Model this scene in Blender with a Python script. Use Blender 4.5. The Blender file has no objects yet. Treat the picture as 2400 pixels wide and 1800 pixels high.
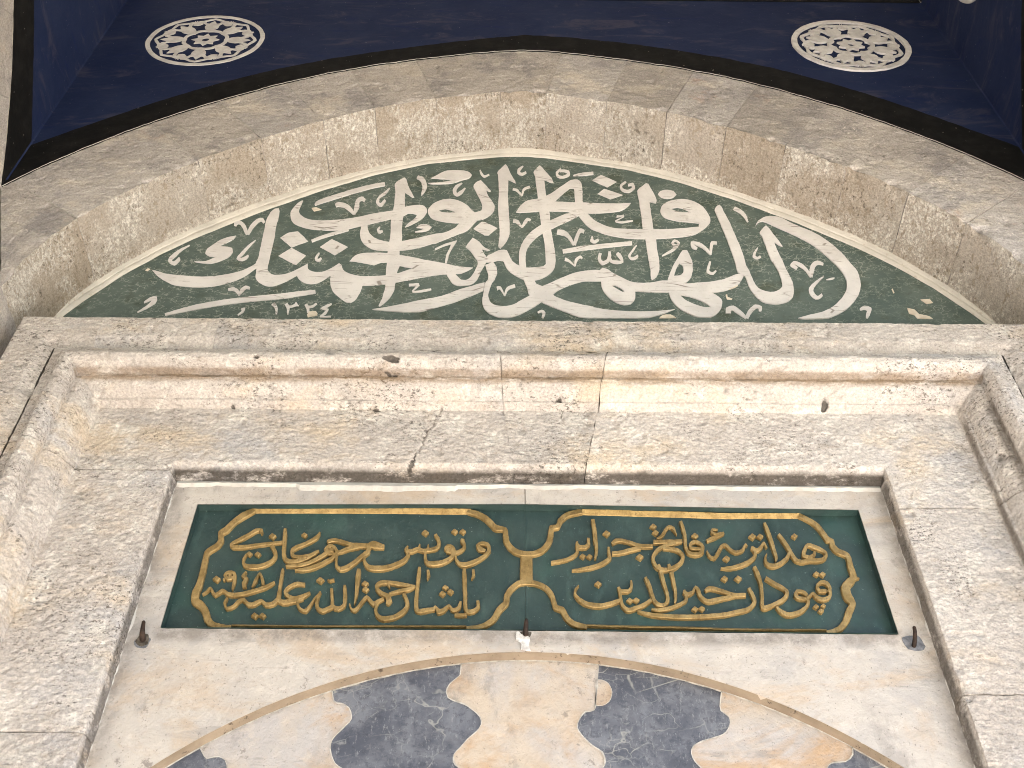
import bpy, math, random
from mathutils import Vector, Matrix, noise
from mathutils.geometry import tessellate_polygon
scene = bpy.context.scene
COL = scene.collection
R = math.radians
random.seed(7)

# ------------------------------------------------------------------ camera
cam = bpy.data.cameras.new('camera')
cam.sensor_width = 36.0
cam.lens = 39.011
cam.clip_start = 0.05
cam.clip_end = 2000.0
cam_ob = bpy.data.objects.new('camera', cam)
COL.objects.link(cam_ob)
_r = Vector((0.99996917, -0.00648682, 0.0044245))
_u = Vector((-0.0077966, -0.75340501, 0.65751053))
_f = Vector((0.00093172, 0.65752476, 0.75343236))
_r = Vector((0.99996, -0.0057, 0.0051)) if False else _r
# orthonormal basis: right, up, -forward
_f.normalize(); _r = (_r - _f * _r.dot(_f)).normalized(); _u = _r.cross(_f).normalized()
cam_ob.matrix_world = Matrix(((_r.x, _u.x, -_f.x, -0.05153), (_r.y, _u.y, -_f.y, -2.0), (_r.z, _u.z, -_f.z, 1.6), (0, 0, 0, 1)))
scene.camera = cam_ob

# ------------------------------------------------------------------ sky, sun, exposure
SUN_EL, SUN_AZ = 54.0, 89.0          # azimuth: degrees to the right of straight behind the camera
world = bpy.data.worlds.new('World')
scene.world = world
world.use_nodes = True
wn = world.node_tree
sky = wn.nodes.new('ShaderNodeTexSky')
sky.sky_type = 'NISHITA'
sky.sun_disc = False
sky.sun_elevation = R(SUN_EL)
sky.sun_rotation = R(180.0 - SUN_AZ)
bg = wn.nodes['Background']
bg.inputs['Strength'].default_value = 0.05
wn.links.new(sky.outputs['Color'], bg.inputs['Color'])
sun = bpy.data.lights.new('sun', 'SUN')
sun.energy = 5.0
sun.angle = R(0.5)
sun.color = (1.0, 0.975, 0.945)
sun_ob = bpy.data.objects.new('sun', sun)
COL.objects.link(sun_ob)
_sd = Vector((math.sin(R(SUN_AZ)) * math.cos(R(SUN_EL)), -math.cos(R(SUN_AZ)) * math.cos(R(SUN_EL)), math.sin(R(SUN_EL))))
sun_ob.rotation_euler = _sd.to_track_quat('Z', 'Y').to_euler()
scene.view_settings.view_transform = 'Standard'
scene.view_settings.look = 'None'
scene.view_settings.exposure = 3.62
scene.view_settings.gamma = 1.0
scene.view_settings.use_curve_mapping = False
scene.render.engine = 'CYCLES'
scene.cycles.max_bounces = 10
scene.cycles.diffuse_bounces = 6
scene.cycles.use_denoising = True
scene.cycles.denoising_input_passes = 'RGB_ALBEDO_NORMAL'
scene.cycles.filter_width = 1.0
scene.cycles.use_adaptive_sampling = False
scene.cycles.sample_clamp_indirect = 6.0

# ------------------------------------------------------------------ helpers
def tag(o, label=None, cat=None, group=None, kind=None):
    if label: o['label'] = label
    if cat: o['category'] = cat
    if group: o['group'] = group
    if kind: o['kind'] = kind
    return o

def thing(name, label, cat, loc=(0, 0, 0), group=None):
    o = bpy.data.objects.new(name, None)
    COL.objects.link(o)
    o.empty_display_size = 0.1
    o.location = loc
    return tag(o, label, cat, group)

def mesh(name, vs, fs, mats, parent=None, midx=None, smooth=False, sub=False):
    me = bpy.data.meshes.new(name)
    me.from_pydata([tuple(v) for v in vs], [], fs)
    if not isinstance(mats, (list, tuple)): mats = [mats]
    for m in mats: me.materials.append(m)
    if midx: me.polygons.foreach_set('material_index', midx)
    if smooth: me.polygons.foreach_set('use_smooth', [True] * len(me.polygons))
    me.update()
    o = bpy.data.objects.new(name, me)
    COL.objects.link(o)
    if parent is not None:
        o.parent = parent
        if not sub: o.location = -parent.location
    return o

def box_geo(x0, x1, y0, y1, z0, z1):
    vs = [(x, y, z) for x in (x0, x1) for y in (y0, y1) for z in (z0, z1)]
    fs = [(0, 1, 3, 2), (4, 6, 7, 5), (0, 4, 5, 1), (2, 3, 7, 6), (0, 2, 6, 4), (1, 5, 7, 3)]
    return vs, fs

def join(parts):
    vs, fs = [], []
    for v, f in parts:
        n = len(vs); vs += list(v); fs += [tuple(i + n for i in t) for t in f]
    return vs, fs

def cat_rom(pts, seg=3.0, closed=True, corner=48.0, unit=0.004):
    """smooth a polyline of (x,z) with Catmull-Rom, keeping sharp corners"""
    n = len(pts); out = []
    P = [Vector(p) for p in pts]
    if n < 4: return [tuple(p) for p in P]
    def is_corner(i):
        if not closed and (i == 0 or i == n - 1): return True
        a = P[i] - P[i - 1]; b = P[(i + 1) % n] - P[i]
        if a.length < 1e-7 or b.length < 1e-7: return True
        return math.degrees(a.angle(b)) > corner
    cs = [is_corner(i) for i in range(n)]
    for i in range(n if closed else n - 1):
        p1, p2 = P[i], P[(i + 1) % n]
        p0 = p1 * 2 - p2 if cs[i] else P[i - 1]
        p3 = p2 * 2 - p1 if cs[(i + 1) % n] else P[(i + 2) % n]
        k = max(1, min(8, int((p2 - p1).length / unit)))
        for j in range(k):
            t = j / k
            out.append(tuple(0.5 * ((2 * p1) + (p2 - p0) * t + (2 * p0 - 5 * p1 + 4 * p2 - p3) * t * t + (3 * p1 - p0 - 3 * p2 + p3) * t ** 3)))
    if not closed: out.append(tuple(P[-1]))
    return out

def jit(p, amp, fr, seed=0.0):
    v = noise.noise_vector(Vector((p[0] * fr + seed, p[1] * fr - seed, seed * 1.7)))
    return (p[0] + v.x * amp, p[1] + v.y * amp)

def flat_poly(loops, y0, y1, base=0):
    """loops: outer + holes in (x,z); front face at y0, walls back to y1"""
    vs, fs = [], []
    flat = [[Vector((p[0], p[1], 0)) for p in l] for l in loops]
    tri = tessellate_polygon(flat)
    allp = [p for l in flat for p in l]
    n = len(allp)
    for p in allp: vs.append((p.x, y0, p.y))
    for t in tri:
        a, b, c = (allp[i] for i in t)
        cr = (b.x - a.x) * (c.y - a.y) - (b.y - a.y) * (c.x - a.x)
        fs.append(t if cr > 0 else (t[0], t[2], t[1]))      # normal towards -y
    if y1 is not None and abs(y1 - y0) > 1e-9:
        for p in allp: vs.append((p.x, y1, p.y))
        k = 0
        for li, l in enumerate(flat):
            m = len(l)
            area = sum(l[i].x * l[(i + 1) % m].y - l[(i + 1) % m].x * l[i].y for i in range(m))
            ccw = (area > 0) == (li == 0)
            for i in range(m):
                a, b = k + i, k + (i + 1) % m
                fs.append((a, a + n, b + n, b) if ccw else (b, b + n, a + n, a))
            k += m
    return vs, fs

def ribbon_geo(flat4, y, h, mode='letter', amp=0.0006):
    """flat4: L.x,L.z,R.x,R.z per station in 0.2 mm; raised band standing off plane y"""
    u = 0.0002
    Lp = [(flat4[i] * u, flat4[i + 1] * u) for i in range(0, len(flat4), 4)]
    Rp = [(flat4[i + 2] * u, flat4[i + 3] * u) for i in range(0, len(flat4), 4)]
    # resample both sides together
    n = len(Lp); L, Rr = [], []
    def cr(P, i, t):
        p1, p2 = Vector(P[i]), Vector(P[i + 1])
        p0 = Vector(P[i - 1]) if i > 0 else p1 * 2 - p2
        p3 = Vector(P[i + 2]) if i + 2 < n else p2 * 2 - p1
        return 0.5 * ((2 * p1) + (p2 - p0) * t + (2 * p0 - 5 * p1 + 4 * p2 - p3) * t * t + (3 * p1 - p0 - 3 * p2 + p3) * t ** 3)
    for i in range(n - 1):
        d = (Vector(Lp[i + 1]) + Vector(Rp[i + 1]) - Vector(Lp[i]) - Vector(Rp[i])).length / 2
        k = max(2, min(24, int(d / 0.006)))
        for j in range(k):
            L.append(cr(Lp, i, j / k)); Rr.append(cr(Rp, i, j / k))
    L.append(Vector(Lp[-1])); Rr.append(Vector(Rp[-1]))
    vs, fs = [], []
    if mode == 'flat':    prof = [(0.0, 0.0), (0.0, 1.0), (1.0, 1.0), (1.0, 0.0)]
    elif mode == 'down':  prof = [(0.0, 0.0), (0.06, 0.95), (0.14, 1.0), (0.9, 0.28), (1.0, 0.0)]
    elif mode == 'up':    prof = [(0.0, 0.0), (0.1, 0.28), (0.86, 1.0), (0.94, 0.95), (1.0, 0.0)]
    else:                 prof = [(0.0, 0.0), (0.03, 0.85), (0.10, 1.0), (0.88, 0.95), (0.965, 0.78), (1.0, 0.0)]
    m = len(prof)
    # orient so that for 'down'/'up' the first side is the upper one
    if mode in ('down', 'up') and L[len(L) // 2].y < Rr[len(L) // 2].y: L, Rr = Rr, L
    N = len(L)
    for i in range(N):
        a = jit(L[i], amp, 160, 3.1); b = jit(Rr[i], amp, 160, 9.2)
        hh = h * (0.985 + 0.03 * i / max(1, N - 1)) + h * 0.12 * noise.noise(Vector((a[0] * 90, a[1] * 90, 2)))
        if mode == 'flat': hh = h + 0.00012 * i / N
        for s, q in prof:
            vs.append((a[0] + (b[0] - a[0]) * s, y - hh * q, a[1] + (b[1] - a[1]) * s))
    for i in range(N - 1):
        for j in range(m - 1):
            a = i * m + j
            A = Vector(vs[a + m]) - Vector(vs[a]); B = Vector(vs[a + 1]) - Vector(vs[a])
            fs.append((a, a + 1, a + m + 1, a + m))
    # flip so that the flat top faces -y
    i = (N // 2) * m
    v1 = L[min(N - 1, N // 2 + 1)] - L[N // 2] if N // 2 + 1 < N else L[N // 2] - L[N // 2 - 1]
    w = Rr[N // 2] - L[N // 2]
    if w.x * v1.y - w.y * v1.x < 0: fs = [f[::-1] for f in fs]
    fs.append(tuple(range(m))); fs.append(tuple(range((N - 1) * m + m - 1, (N - 1) * m - 1, -1)))
    return vs, fs

# ------------------------------------------------------------------ material toolkit
class G:
    def __init__(s, name, rough=0.85, metal=0.0, spec=0.35):
        s.m = bpy.data.materials.new(name); s.m.use_nodes = True
        s.t = s.m.node_tree; s.b = s.t.nodes['Principled BSDF']
        s.b.inputs['Roughness'].default_value = rough
        s.b.inputs['Metallic'].default_value = metal
        s.b.inputs['Specular IOR Level'].default_value = spec
        s.P = s.n('ShaderNodeNewGeometry').outputs['Position']
        s.rnd = None
    def n(s, t, **k):
        o = s.t.nodes.new(t)
        for a, b in k.items(): setattr(o, a, b)
        return o
    def l(s, a, b):
        if isinstance(a, (int, float, tuple)): b.default_value = a
        else: s.t.links.new(a, b)
    def rand(s):
        if s.rnd is None: s.rnd = s.n('ShaderNodeObjectInfo').outputs['Random']
        return s.rnd
    def shift(s):
        """position with a per-object offset so neighbouring stones do not share one pattern"""
        v = s.n('ShaderNodeVectorMath', operation='MULTIPLY_ADD')
        c = s.n('ShaderNodeCombineXYZ')
        for i in range(3): s.l(s.rand(), c.inputs[i])
        s.l(c.outputs[0], v.inputs[0]); v.inputs[1].default_value = (17.3, 31.7, 11.9); s.l(s.P, v.inputs[2])
        return v.outputs[0]
    def vec(s, sc=(1, 1, 1), off=(0, 0, 0), rot=(0, 0, 0), src=None):
        m = s.n('ShaderNodeMapping')
        m.inputs['Scale'].default_value = sc; m.inputs['Location'].default_value = off
        m.inputs['Rotation'].default_value = rot
        s.l(src if src is not None else s.P, m.inputs['Vector'])
        return m.outputs[0]
    def noise(s, scale, detail=4, rough=0.55, dist=0.0, v=None):
        o = s.n('ShaderNodeTexNoise')
        o.inputs['Scale'].default_value = scale; o.inputs['Detail'].default_value = detail
        o.inputs['Roughness'].default_value = rough; o.inputs['Distortion'].default_value = dist
        s.l(v if v is not None else s.P, o.inputs['Vector'])
        return o.outputs['Fac']
    def vor(s, scale, feature='F1', v=None, rnd=1.0):
        o = s.n('ShaderNodeTexVoronoi', feature=feature)
        o.inputs['Scale'].default_value = scale; o.inputs['Randomness'].default_value = rnd
        s.l(v if v is not None else s.P, o.inputs['Vector'])
        return o.outputs['Distance']
    def step(s, f, a, b, lo=0.0, hi=1.0):
        o = s.n('ShaderNodeMapRange', interpolation_type='SMOOTHSTEP')
        s.l(f, o.inputs[0])
        o.inputs[1].default_value = a; o.inputs[2].default_value = b
        o.inputs[3].default_value = lo; o.inputs[4].default_value = hi
        return o.outputs[0]
    def math(s, op, a, b=0.0, c=None):
        o = s.n('ShaderNodeMath', operation=op)
        s.l(a, o.inputs[0]); s.l(b, o.inputs[1])
        if c is not None: s.l(c, o.inputs[2])
        return o.outputs[0]
    def mul(s, a, b): return s.math('MULTIPLY', a, b)
    def mix(s, f, a, b, mode='MIX'):
        o = s.n('ShaderNodeMix', data_type='RGBA', blend_type=mode)
        s.l(f, o.inputs[0])
        for v, i in ((a, 6), (b, 7)):
            s.l(v if not isinstance(v, tuple) else (*v, 1.0), o.inputs[i])
        return o.outputs[2]
    def xyz(s):
        o = s.n('ShaderNodeSeparateXYZ'); s.l(s.P, o.inputs[0]); return o.outputs
    def band(s, f, a, b, e):
        """1 between a and b, soft edge e"""
        return s.mul(s.step(f, a - e, a + e), s.step(f, b - e, b + e, 1.0, 0.0))
    def bump(s, h, dist, strength=1.0, prev=None):
        o = s.n('ShaderNodeBump'); o.inputs['Strength'].default_value = strength
        o.inputs['Distance'].default_value = dist
        s.l(h, o.inputs['Height'])
        if prev is not None: s.l(prev, o.inputs['Normal'])
        return o.outputs[0]
    def out(s, col, nrm=None, rough=None):
        s.l(col if not isinstance(col, tuple) else (*col, 1.0), s.b.inputs['Base Color'])
        if nrm is not None: s.l(nrm, s.b.inputs['Normal'])
        if rough is not None: s.l(rough, s.b.inputs['Roughness'])
        return s.m

def tone(g, col, amt=0.16):
    """per-object brightness variation"""
    k = g.step(g.rand(), 0, 1, 1 - amt, 1 + amt * 0.6)
    c = g.n('ShaderNodeCombineColor')
    for i in range(3): g.l(k, c.inputs[i])
    return g.mix(1.0, col, c.outputs[0], 'MULTIPLY')

def grain(g, col, sc=170, lo=.80, hi=1.14):
    f = g.noise(sc, 4, .75)
    k = g.step(f, .36, .64, lo, hi)
    c = g.n('ShaderNodeCombineColor')
    for i in range(3): g.l(k, c.inputs[i])
    return g.mix(1.0, col, c.outputs[0], 'MULTIPLY')

def mat_frame():
    g = G('rough_limestone', 0.92, spec=0.12)
    S = g.shift()
    x, y, z = g.xyz()
    dirt_shade = g.n('ShaderNodeAttribute', attribute_name='dirt_shade').outputs['Fac']
    base = g.mix(g.step(g.noise(1.7, 6, .6, v=S), .36, .64), (.485, .43, .388), (.56, .505, .462))
    base = g.mix(g.mul(g.step(g.noise(2.9, 7, .64, v=S), .50, .68), .9), base, (.465, .44, .432))
    base = g.mix(g.mul(g.step(g.noise(4.2, 8, .66, v=g.vec((.7, 1, 1.2))), .51, .68), .7), base, (.60, .48, .35))
    # broad grey weathering and pale salt bloom
    base = g.mix(g.mul(g.step(g.noise(6.5, 8, .7, v=g.vec((.7, 1, 1.5), off=(3, 1, 8))), .52, .68), .65), base, (.40, .365, .335))
    base = g.mix(g.mul(g.step(g.noise(13, 9, .74), .51, .62), .65), base, (.70, .65, .59))
    base = g.mix(g.mul(g.step(g.noise(20, 8, .76, v=g.vec((.7, 1, 1.2), off=(7, 3, 1))), .55, .66), .55), base, (.37, .31, .255))
    # lichen specks, scattered in colonies
    col = g.step(g.noise(3.6, 7, .7, v=S), .49, .60)
    m1 = g.mul(g.step(g.noise(95, 6, .82, v=g.vec((.7, 1, 1.25))), .535, .585), col)
    base = g.mix(g.mul(m1, .85), base, (.075, .062, .052))
    col2 = g.step(g.noise(7.5, 6, .7, v=g.vec(off=(1, 9, 4))), .53, .62)
    m2 = g.mul(g.step(g.noise(52, 7, .82, v=g.vec((.8, 1, 1.2))), .55, .60), col2)
    base = g.mix(g.mul(m2, .8), base, (.09, .075, .062))
    # brown water stain beneath the roll moulding
    st = g.mul(g.mul(g.band(z, 4.036, 4.060, .010), g.band(y, .088, .130, .010)), g.step(g.math('ABSOLUTE', x), 1.40, 1.30))
    st = g.mul(st, g.step(g.noise(9, 8, .74, v=g.vec((.6, 1, 5))), .32, .56))
    base = g.mix(g.mul(st, .85), base, (.22, .15, .09))
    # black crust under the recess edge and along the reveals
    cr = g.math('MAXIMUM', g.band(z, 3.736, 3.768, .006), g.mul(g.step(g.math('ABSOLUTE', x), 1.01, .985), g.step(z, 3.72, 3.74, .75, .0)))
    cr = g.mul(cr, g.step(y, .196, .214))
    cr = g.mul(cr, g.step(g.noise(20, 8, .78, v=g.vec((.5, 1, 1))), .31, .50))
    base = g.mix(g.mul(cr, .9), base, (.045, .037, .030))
    base = g.mix(g.mul(g.step(dirt_shade, .08, .75), .82), base, (.06, .05, .042))
    # grime plus painted shade on the left-facing steps of the right hand mouldings
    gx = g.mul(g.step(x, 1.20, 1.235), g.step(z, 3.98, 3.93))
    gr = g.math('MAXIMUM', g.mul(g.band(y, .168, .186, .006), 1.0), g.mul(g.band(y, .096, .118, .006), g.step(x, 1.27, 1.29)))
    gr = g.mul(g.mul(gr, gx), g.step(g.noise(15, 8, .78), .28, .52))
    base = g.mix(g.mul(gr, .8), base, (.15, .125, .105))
    rid = g.noise(46, 9, .72, .4, v=g.vec((.9, 1, 1.25), rot=(0, R(9), 0)))
    gr2 = g.vor(75, v=g.vec((.9, 1, 1.15)))
    n1 = g.bump(g.math('ADD', rid, g.mul(gr2, .35)), .012, 1.0)
    n2 = g.bump(g.noise(170, 5, .75), .004, .8, n1)
    m4 = g.step(g.noise(135, 4, .8, v=g.vec((.8, 1, 1.2))), .60, .645)
    base = g.mix(g.mul(m4, .42), base, (.14, .115, .09))
    return g.out(tone(g, grain(g, base, 150, .83, 1.13), .06), n2)

def mat_face():
    g = G('dressed_grey_stone', 0.9, spec=0.15)
    S = g.shift()
    base = g.mix(g.step(g.noise(2.2, 6, .62, v=S), .36, .64), (.36, .325, .305), (.46, .415, .385))
    base = g.mix(g.step(g.rand(), .45, .95, 0, .35), base, (.345, .335, .345))
    base = g.mix(g.mul(g.step(g.noise(5, 8, .7, v=g.vec((.6, 1, 1), off=(3, 8, 2))), .50, .62), .75), base, (.52, .46, .40))
    base = g.mix(g.mul(g.step(g.noise(4.3, 8, .7, v=g.vec(off=(6, 1, 2))), .50, .62), .8), base, (.265, .245, .245))
    str_ = g.noise(42, 9, .74, .3, v=g.vec((.55, 1, 1.1), rot=(0, R(-4), 0), src=S))
    base = g.mix(g.mul(g.step(str_, .53, .64), .5), base, (.58, .535, .48))
    base = g.mix(g.mul(g.step(str_, .44, .34), .5), base, (.24, .215, .195))
    base = g.mix(g.mul(g.mul(g.step(g.noise(60, 7, .8), .555, .61), g.step(g.noise(4.5, 6, .68, v=S), .48, .62)), .8), base, (.72, .67, .60))
    base = g.mix(g.mul(g.mul(g.step(g.noise(70, 6, .8), .56, .62), g.step(g.noise(3.4, 6, .68), .50, .62)), .8), base, (.13, .11, .095))
    base = g.mix(g.mul(g.mul(g.step(g.noise(2.3, 5, .6, v=g.vec(off=(4, 2, 7))), .60, .70), g.step(g.noise(26, 5, .7), .42, .6)), .5), base, (.36, .21, .14))
    dirt_shade = g.n('ShaderNodeAttribute', attribute_name='dirt_shade').outputs['Fac']
    base = g.mix(g.mul(g.step(dirt_shade, .08, .7), .8), base, (.11, .095, .085))
    n1 = g.bump(str_, .010, 1.0)
    n1 = g.bump(g.noise(12, 7, .68, v=S), .03, .6, n1)
    return g.out(tone(g, grain(g, base, 150), .12), n1)

def mat_soffit():
    g = G('peeling_whitewash_stone', 0.93, spec=0.15)
    S = g.shift()
    base = g.mix(g.step(g.noise(2.6, 5, v=S), .36, .64), (.50, .42, .34), (.54, .48, .415))
    base = g.mix(g.step(g.rand(), .3, .9, 0, .35), base, (.47, .43, .395))
    x, y, z = g.xyz()
    w = g.noise(80, 10, .80, .4, v=g.vec((1.2, .65, 1)))
    pm = g.math('ADD', g.noise(5.2, 6, .66, v=S), g.step(y, .12, .27, 0.0, .10))
    m = g.mul(g.step(w, .485, .54), g.step(pm, .47, .58))
    base = g.mix(g.mul(m, .92), base, (.80, .755, .69))
    m = g.mul(g.step(g.noise(120, 6, .8), .56, .62), g.step(g.noise(3.0, 4, v=g.vec(off=(5, 5, 5))), .36, .6))
    base = g.mix(g.mul(m, .8), base, (.70, .65, .57))
    base = g.mix(g.mul(g.step(g.noise(34, 8, .78, v=g.vec((1, .5, 1))), .53, .62), .75), base, (.36, .29, .215))
    base = g.mix(g.mul(g.mul(g.step(g.noise(85, 5, .78, v=g.vec((1, .6, 1))), .56, .62), g.step(g.noise(5, 4), .44, .60)), .85), base, (.13, .105, .08))
    dirt_shade = g.n('ShaderNodeAttribute', attribute_name='dirt_shade').outputs['Fac']
    base = g.mix(g.mul(g.step(dirt_shade, .10, .8), .75), base, (.12, .095, .075))
    n1 = g.bump(w, .018, 1.0)
    n1 = g.bump(g.noise(120, 5, .7), .004, .5, n1)
    return g.out(tone(g, grain(g, base, 140, .78, 1.16), .08), n1)

def mat_white_plaster(name='white_lime_plaster', c=(.43, .405, .37)):
    g = G(name, 0.9, spec=0.2)
    base = g.mix(g.step(g.noise(9, 6, .65), .35, .7), c, tuple(v * .80 for v in c))
    base = g.mix(g.mul(g.step(g.noise(60, 6, .7), .58, .68), .6), base, (.40, .34, .28))
    base = g.mix(g.mul(g.step(g.noise(18, 6, .7, v=g.vec(off=(3, 3, 3))), .62, .70), .5), base, (.35, .27, .20))
    return g.out(base, g.bump(g.noise(50, 7, .65), .006, .6))

def crackle(g, scale, w0, w1, maskscale, a, b, off=0.0):
    v = g.vec((1, 1, 1.35), off=(off, off, off))
    d = g.noise(scale * .9, 3, v=v)
    dv = g.n('ShaderNodeVectorMath', operation='MULTIPLY_ADD')
    c = g.n('ShaderNodeCombineXYZ')
    for i in range(3): g.l(d, c.inputs[i])
    g.l(c.outputs[0], dv.inputs[0]); dv.inputs[1].default_value = (1.6 / scale,) * 3; g.l(v, dv.inputs[2])
    e = g.vor(scale, 'DISTANCE_TO_EDGE', v=dv.outputs[0])
    return g.mul(g.step(e, w0, w1, 1, 0), g.step(g.noise(maskscale, 4, .65, v=v), a, b))

def mat_green_tympanum():
    g = G('weathered_green_paint', 0.8, spec=0.25)
    x, y, z = g.xyz()
    base = g.mix(g.step(g.noise(5, 5, .6), .36, .66), (.074, .100, .091), (.104, .131, .119))
    base = g.mix(g.mul(g.step(g.noise(9, 6, .65, v=g.vec(off=(2, 5, 1))), .50, .70), .7), base, (.056, .066, .042))
    base = g.mix(g.mul(g.step(g.noise(40, 6, .75, v=g.vec((.5, 1, 1.6))), .56, .70), .5), base, (.032, .052, .042))
    base = g.mix(g.mul(g.step(g.noise(50, 6, .75, v=g.vec((.4, 1, 1.8), off=(9, 1, 4))), .60, .70), .22), base, (.16, .19, .165))
    k = crackle(g, 44, .03, .075, 26, .46, .56)
    k2 = crackle(g, 27, .016, .035, 20, .54, .62, 5.0)
    lo = g.step(g.noise(2.2, 3), .34, .58, .25, 1.0)
    base = g.mix(g.mul(g.mul(g.math('MAXIMUM', k, k2), lo), .55), base, (.36, .37, .33))
    n1 = g.bump(g.noise(45, 7, .7), .006, .5)
    return g.out(base, n1)

def mat_letter_white():
    g = G('offwhite_letter_paint', 0.82, spec=0.25)
    base = g.mix(g.step(g.noise(8, 6, .6), .35, .68), (.63, .60, .59), (.535, .505, .50))
    base = g.mix(g.mul(g.step(g.noise(60, 6, .75, v=g.vec((.35, 1, 1.9))), .58, .68), .55), base, (.36, .315, .285))
    hc = g.vec((.3, 1, 2.2))
    e = g.vor(16, 'DISTANCE_TO_EDGE', v=hc)
    crk = g.mul(g.step(e, .012, .03, 1, 0), g.step(g.noise(11, 4, .6), .52, .60))
    base = g.mix(g.mul(crk, .75), base, (.17, .14, .12))
    base = g.mix(g.mul(g.step(g.noise(130, 4, .7), .62, .68), .5), base, (.34, .34, .31))
    return g.out(base, g.bump(g.noise(48, 7, .7), .005, .5))

def mat_green_panel():
    g = G('dark_green_gloss_paint', 0.5, spec=0.4)
    base = g.mix(g.step(g.noise(7, 5, .6), .36, .66), (.016, .033, .031), (.027, .048, .044))
    base = g.mix(g.mul(g.step(g.noise(28, 7, .7, v=g.vec((1, 1, .45))), .52, .66), .6), base, (.038, .068, .060))
    base = g.mix(g.mul(g.step(g.noise(6, 4, v=g.vec(off=(1, 2, 3))), .55, .7), .6), base, (.022, .055, .045))
    base = g.mix(g.mul(g.step(g.noise(150, 3, .7), .68, .73), .5), base, (.30, .36, .32))
    return g.out(base, g.bump(g.noise(60, 6, .65), .003, .6), g.step(g.noise(20, 4), .3, .7, .38, .62))

def mat_gold():
    g = G('old_gilding', 0.45, 0.6, 0.4)
    sv = g.vec((1, 1, .35))
    base = g.mix(g.step(g.noise(30, 6, .65), .36, .64), (.24, .158, .058), (.36, .245, .10))
    base = g.mix(g.mul(g.step(g.noise(150, 5, .7, v=sv), .52, .66), .6), base, (.16, .095, .038))
    base = g.mix(g.mul(g.step(g.noise(70, 5, .7), .62, .68), .6), base, (.12, .075, .035))
    n1 = g.bump(g.noise(210, 4, .65, v=sv), .0025, .8)
    return g.out(base, n1, g.step(g.noise(25, 4), .3, .7, .38, .60))

def mat_marble(name, cream, grey, stain, amt):
    g = G(name, 0.5, spec=0.35)
    S = g.shift()
    base = g.mix(g.step(g.noise(2.6, 8, .64, .5, v=S), .40, .60), cream, grey)
    base = g.mix(g.mul(g.step(g.noise(3.8, 8, .68, .8, v=g.vec((.8, 1, 1.4), src=S)), .48, .66), amt), base, stain)
    wv = g.noise(6, 9, .72, .6, v=g.vec((.4, 1, 1.9), rot=(0, R(22), 0), src=S))
    base = g.mix(g.mul(g.step(wv, .53, .66), .55), base, tuple(v * .70 for v in grey))
    # thin broken veins running with the bedding
    for rt, of in ((24, 0.0), (-52, 6.0)):
        ve = g.noise(1.0, 6, .66, .2, v=g.vec((3.2, 1, 24), off=(of, of, of), rot=(0, R(rt), 0), src=S))
        base = g.mix(g.mul(g.mul(g.step(ve, .63, .69), g.step(g.noise(9, 4, .7, v=g.vec(off=(of, 1, 2))), .45, .6)), .45), base, tuple(v * .5 for v in grey))
    # grime: blotches, drips and specks
    sp = g.mul(g.step(g.noise(6, 8, .76, v=g.vec((1.4, 1, .7), off=(2, 7, 3))), .53, .66), g.step(g.noise(1.9, 4), .42, .58))
    base = g.mix(g.mul(sp, .6), base, (.19, .17, .155))
    base = g.mix(g.mul(g.step(g.noise(110, 5, .78), .60, .66), .7), base, (.11, .09, .08))
    base = g.mix(g.mul(g.mul(g.step(g.noise(30, 7, .8), .58, .64), g.step(g.noise(4, 4), .48, .6)), .75), base, (.16, .135, .12))
    base = g.mix(g.mul(g.step(g.noise(18, 8, .76), .52, .66), .35), base, tuple(min(1, v * 1.3) for v in cream))
    x, y, z = g.xyz()
    ed = g.math('MAXIMUM', g.step(g.math('ABSOLUTE', x), .925, .985), g.mul(g.band(z, 3.212, 3.262, .016), g.step(g.math('ABSOLUTE', x), .93, .90)))
    ed = g.mul(ed, g.step(g.noise(13, 8, .76), .36, .60))
    base = g.mix(g.mul(ed, .75), base, (.15, .128, .11))
    base = g.mix(g.mul(g.step(g.noise(2.1, 6, .66, v=g.vec(off=(3, 5, 2), src=S)), .50, .66), amt * .8), base, tuple(v * .86 for v in stain))
    return g.out(base, g.bump(g.noise(22, 8, .68), .012, .5), g.step(g.noise(15, 5), .3, .7, .40, .70))

def mat_dark_marble():
    g = G('slate_blue_marble', 0.45, spec=0.4)
    S = g.shift()
    base = g.mix(g.step(g.noise(9, 7, .65, .6, v=S), .36, .66), (.052, .055, .070), (.125, .128, .145))
    base = g.mix(g.mul(g.step(g.noise(45, 7, .75, v=g.vec((1, 1, 1.6), rot=(0, R(30), 0), src=S)), .54, .70), .45), base, (.19, .19, .20))
    base = g.mix(g.mul(g.step(g.noise(60, 6, .75, v=S), .50, .38), .6), base, (.035, .038, .05))
    k1 = crackle(g, 6.5, .002, .016, 5.5, .42, .60, 3.0)
    base = g.mix(g.mul(k1, .75), base, (.27, .265, .24))
    k2 = crackle(g, 13, .002, .028, 8, .48, .62, 8.0)
    base = g.mix(g.mul(k2, .5), base, (.22, .22, .21))
    fl = g.noise(1.0, 6, .75, v=g.vec((150, 40, 55), rot=(0, R(28), 0), src=S))
    base = g.mix(g.mul(g.step(fl, .56, .66), .6), base, (.22, .22, .225))
    return g.out(base, g.bump(g.noise(50, 6, .65), .002, .4), g.step(g.noise(15, 4), .3, .7, .4, .62))

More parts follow.
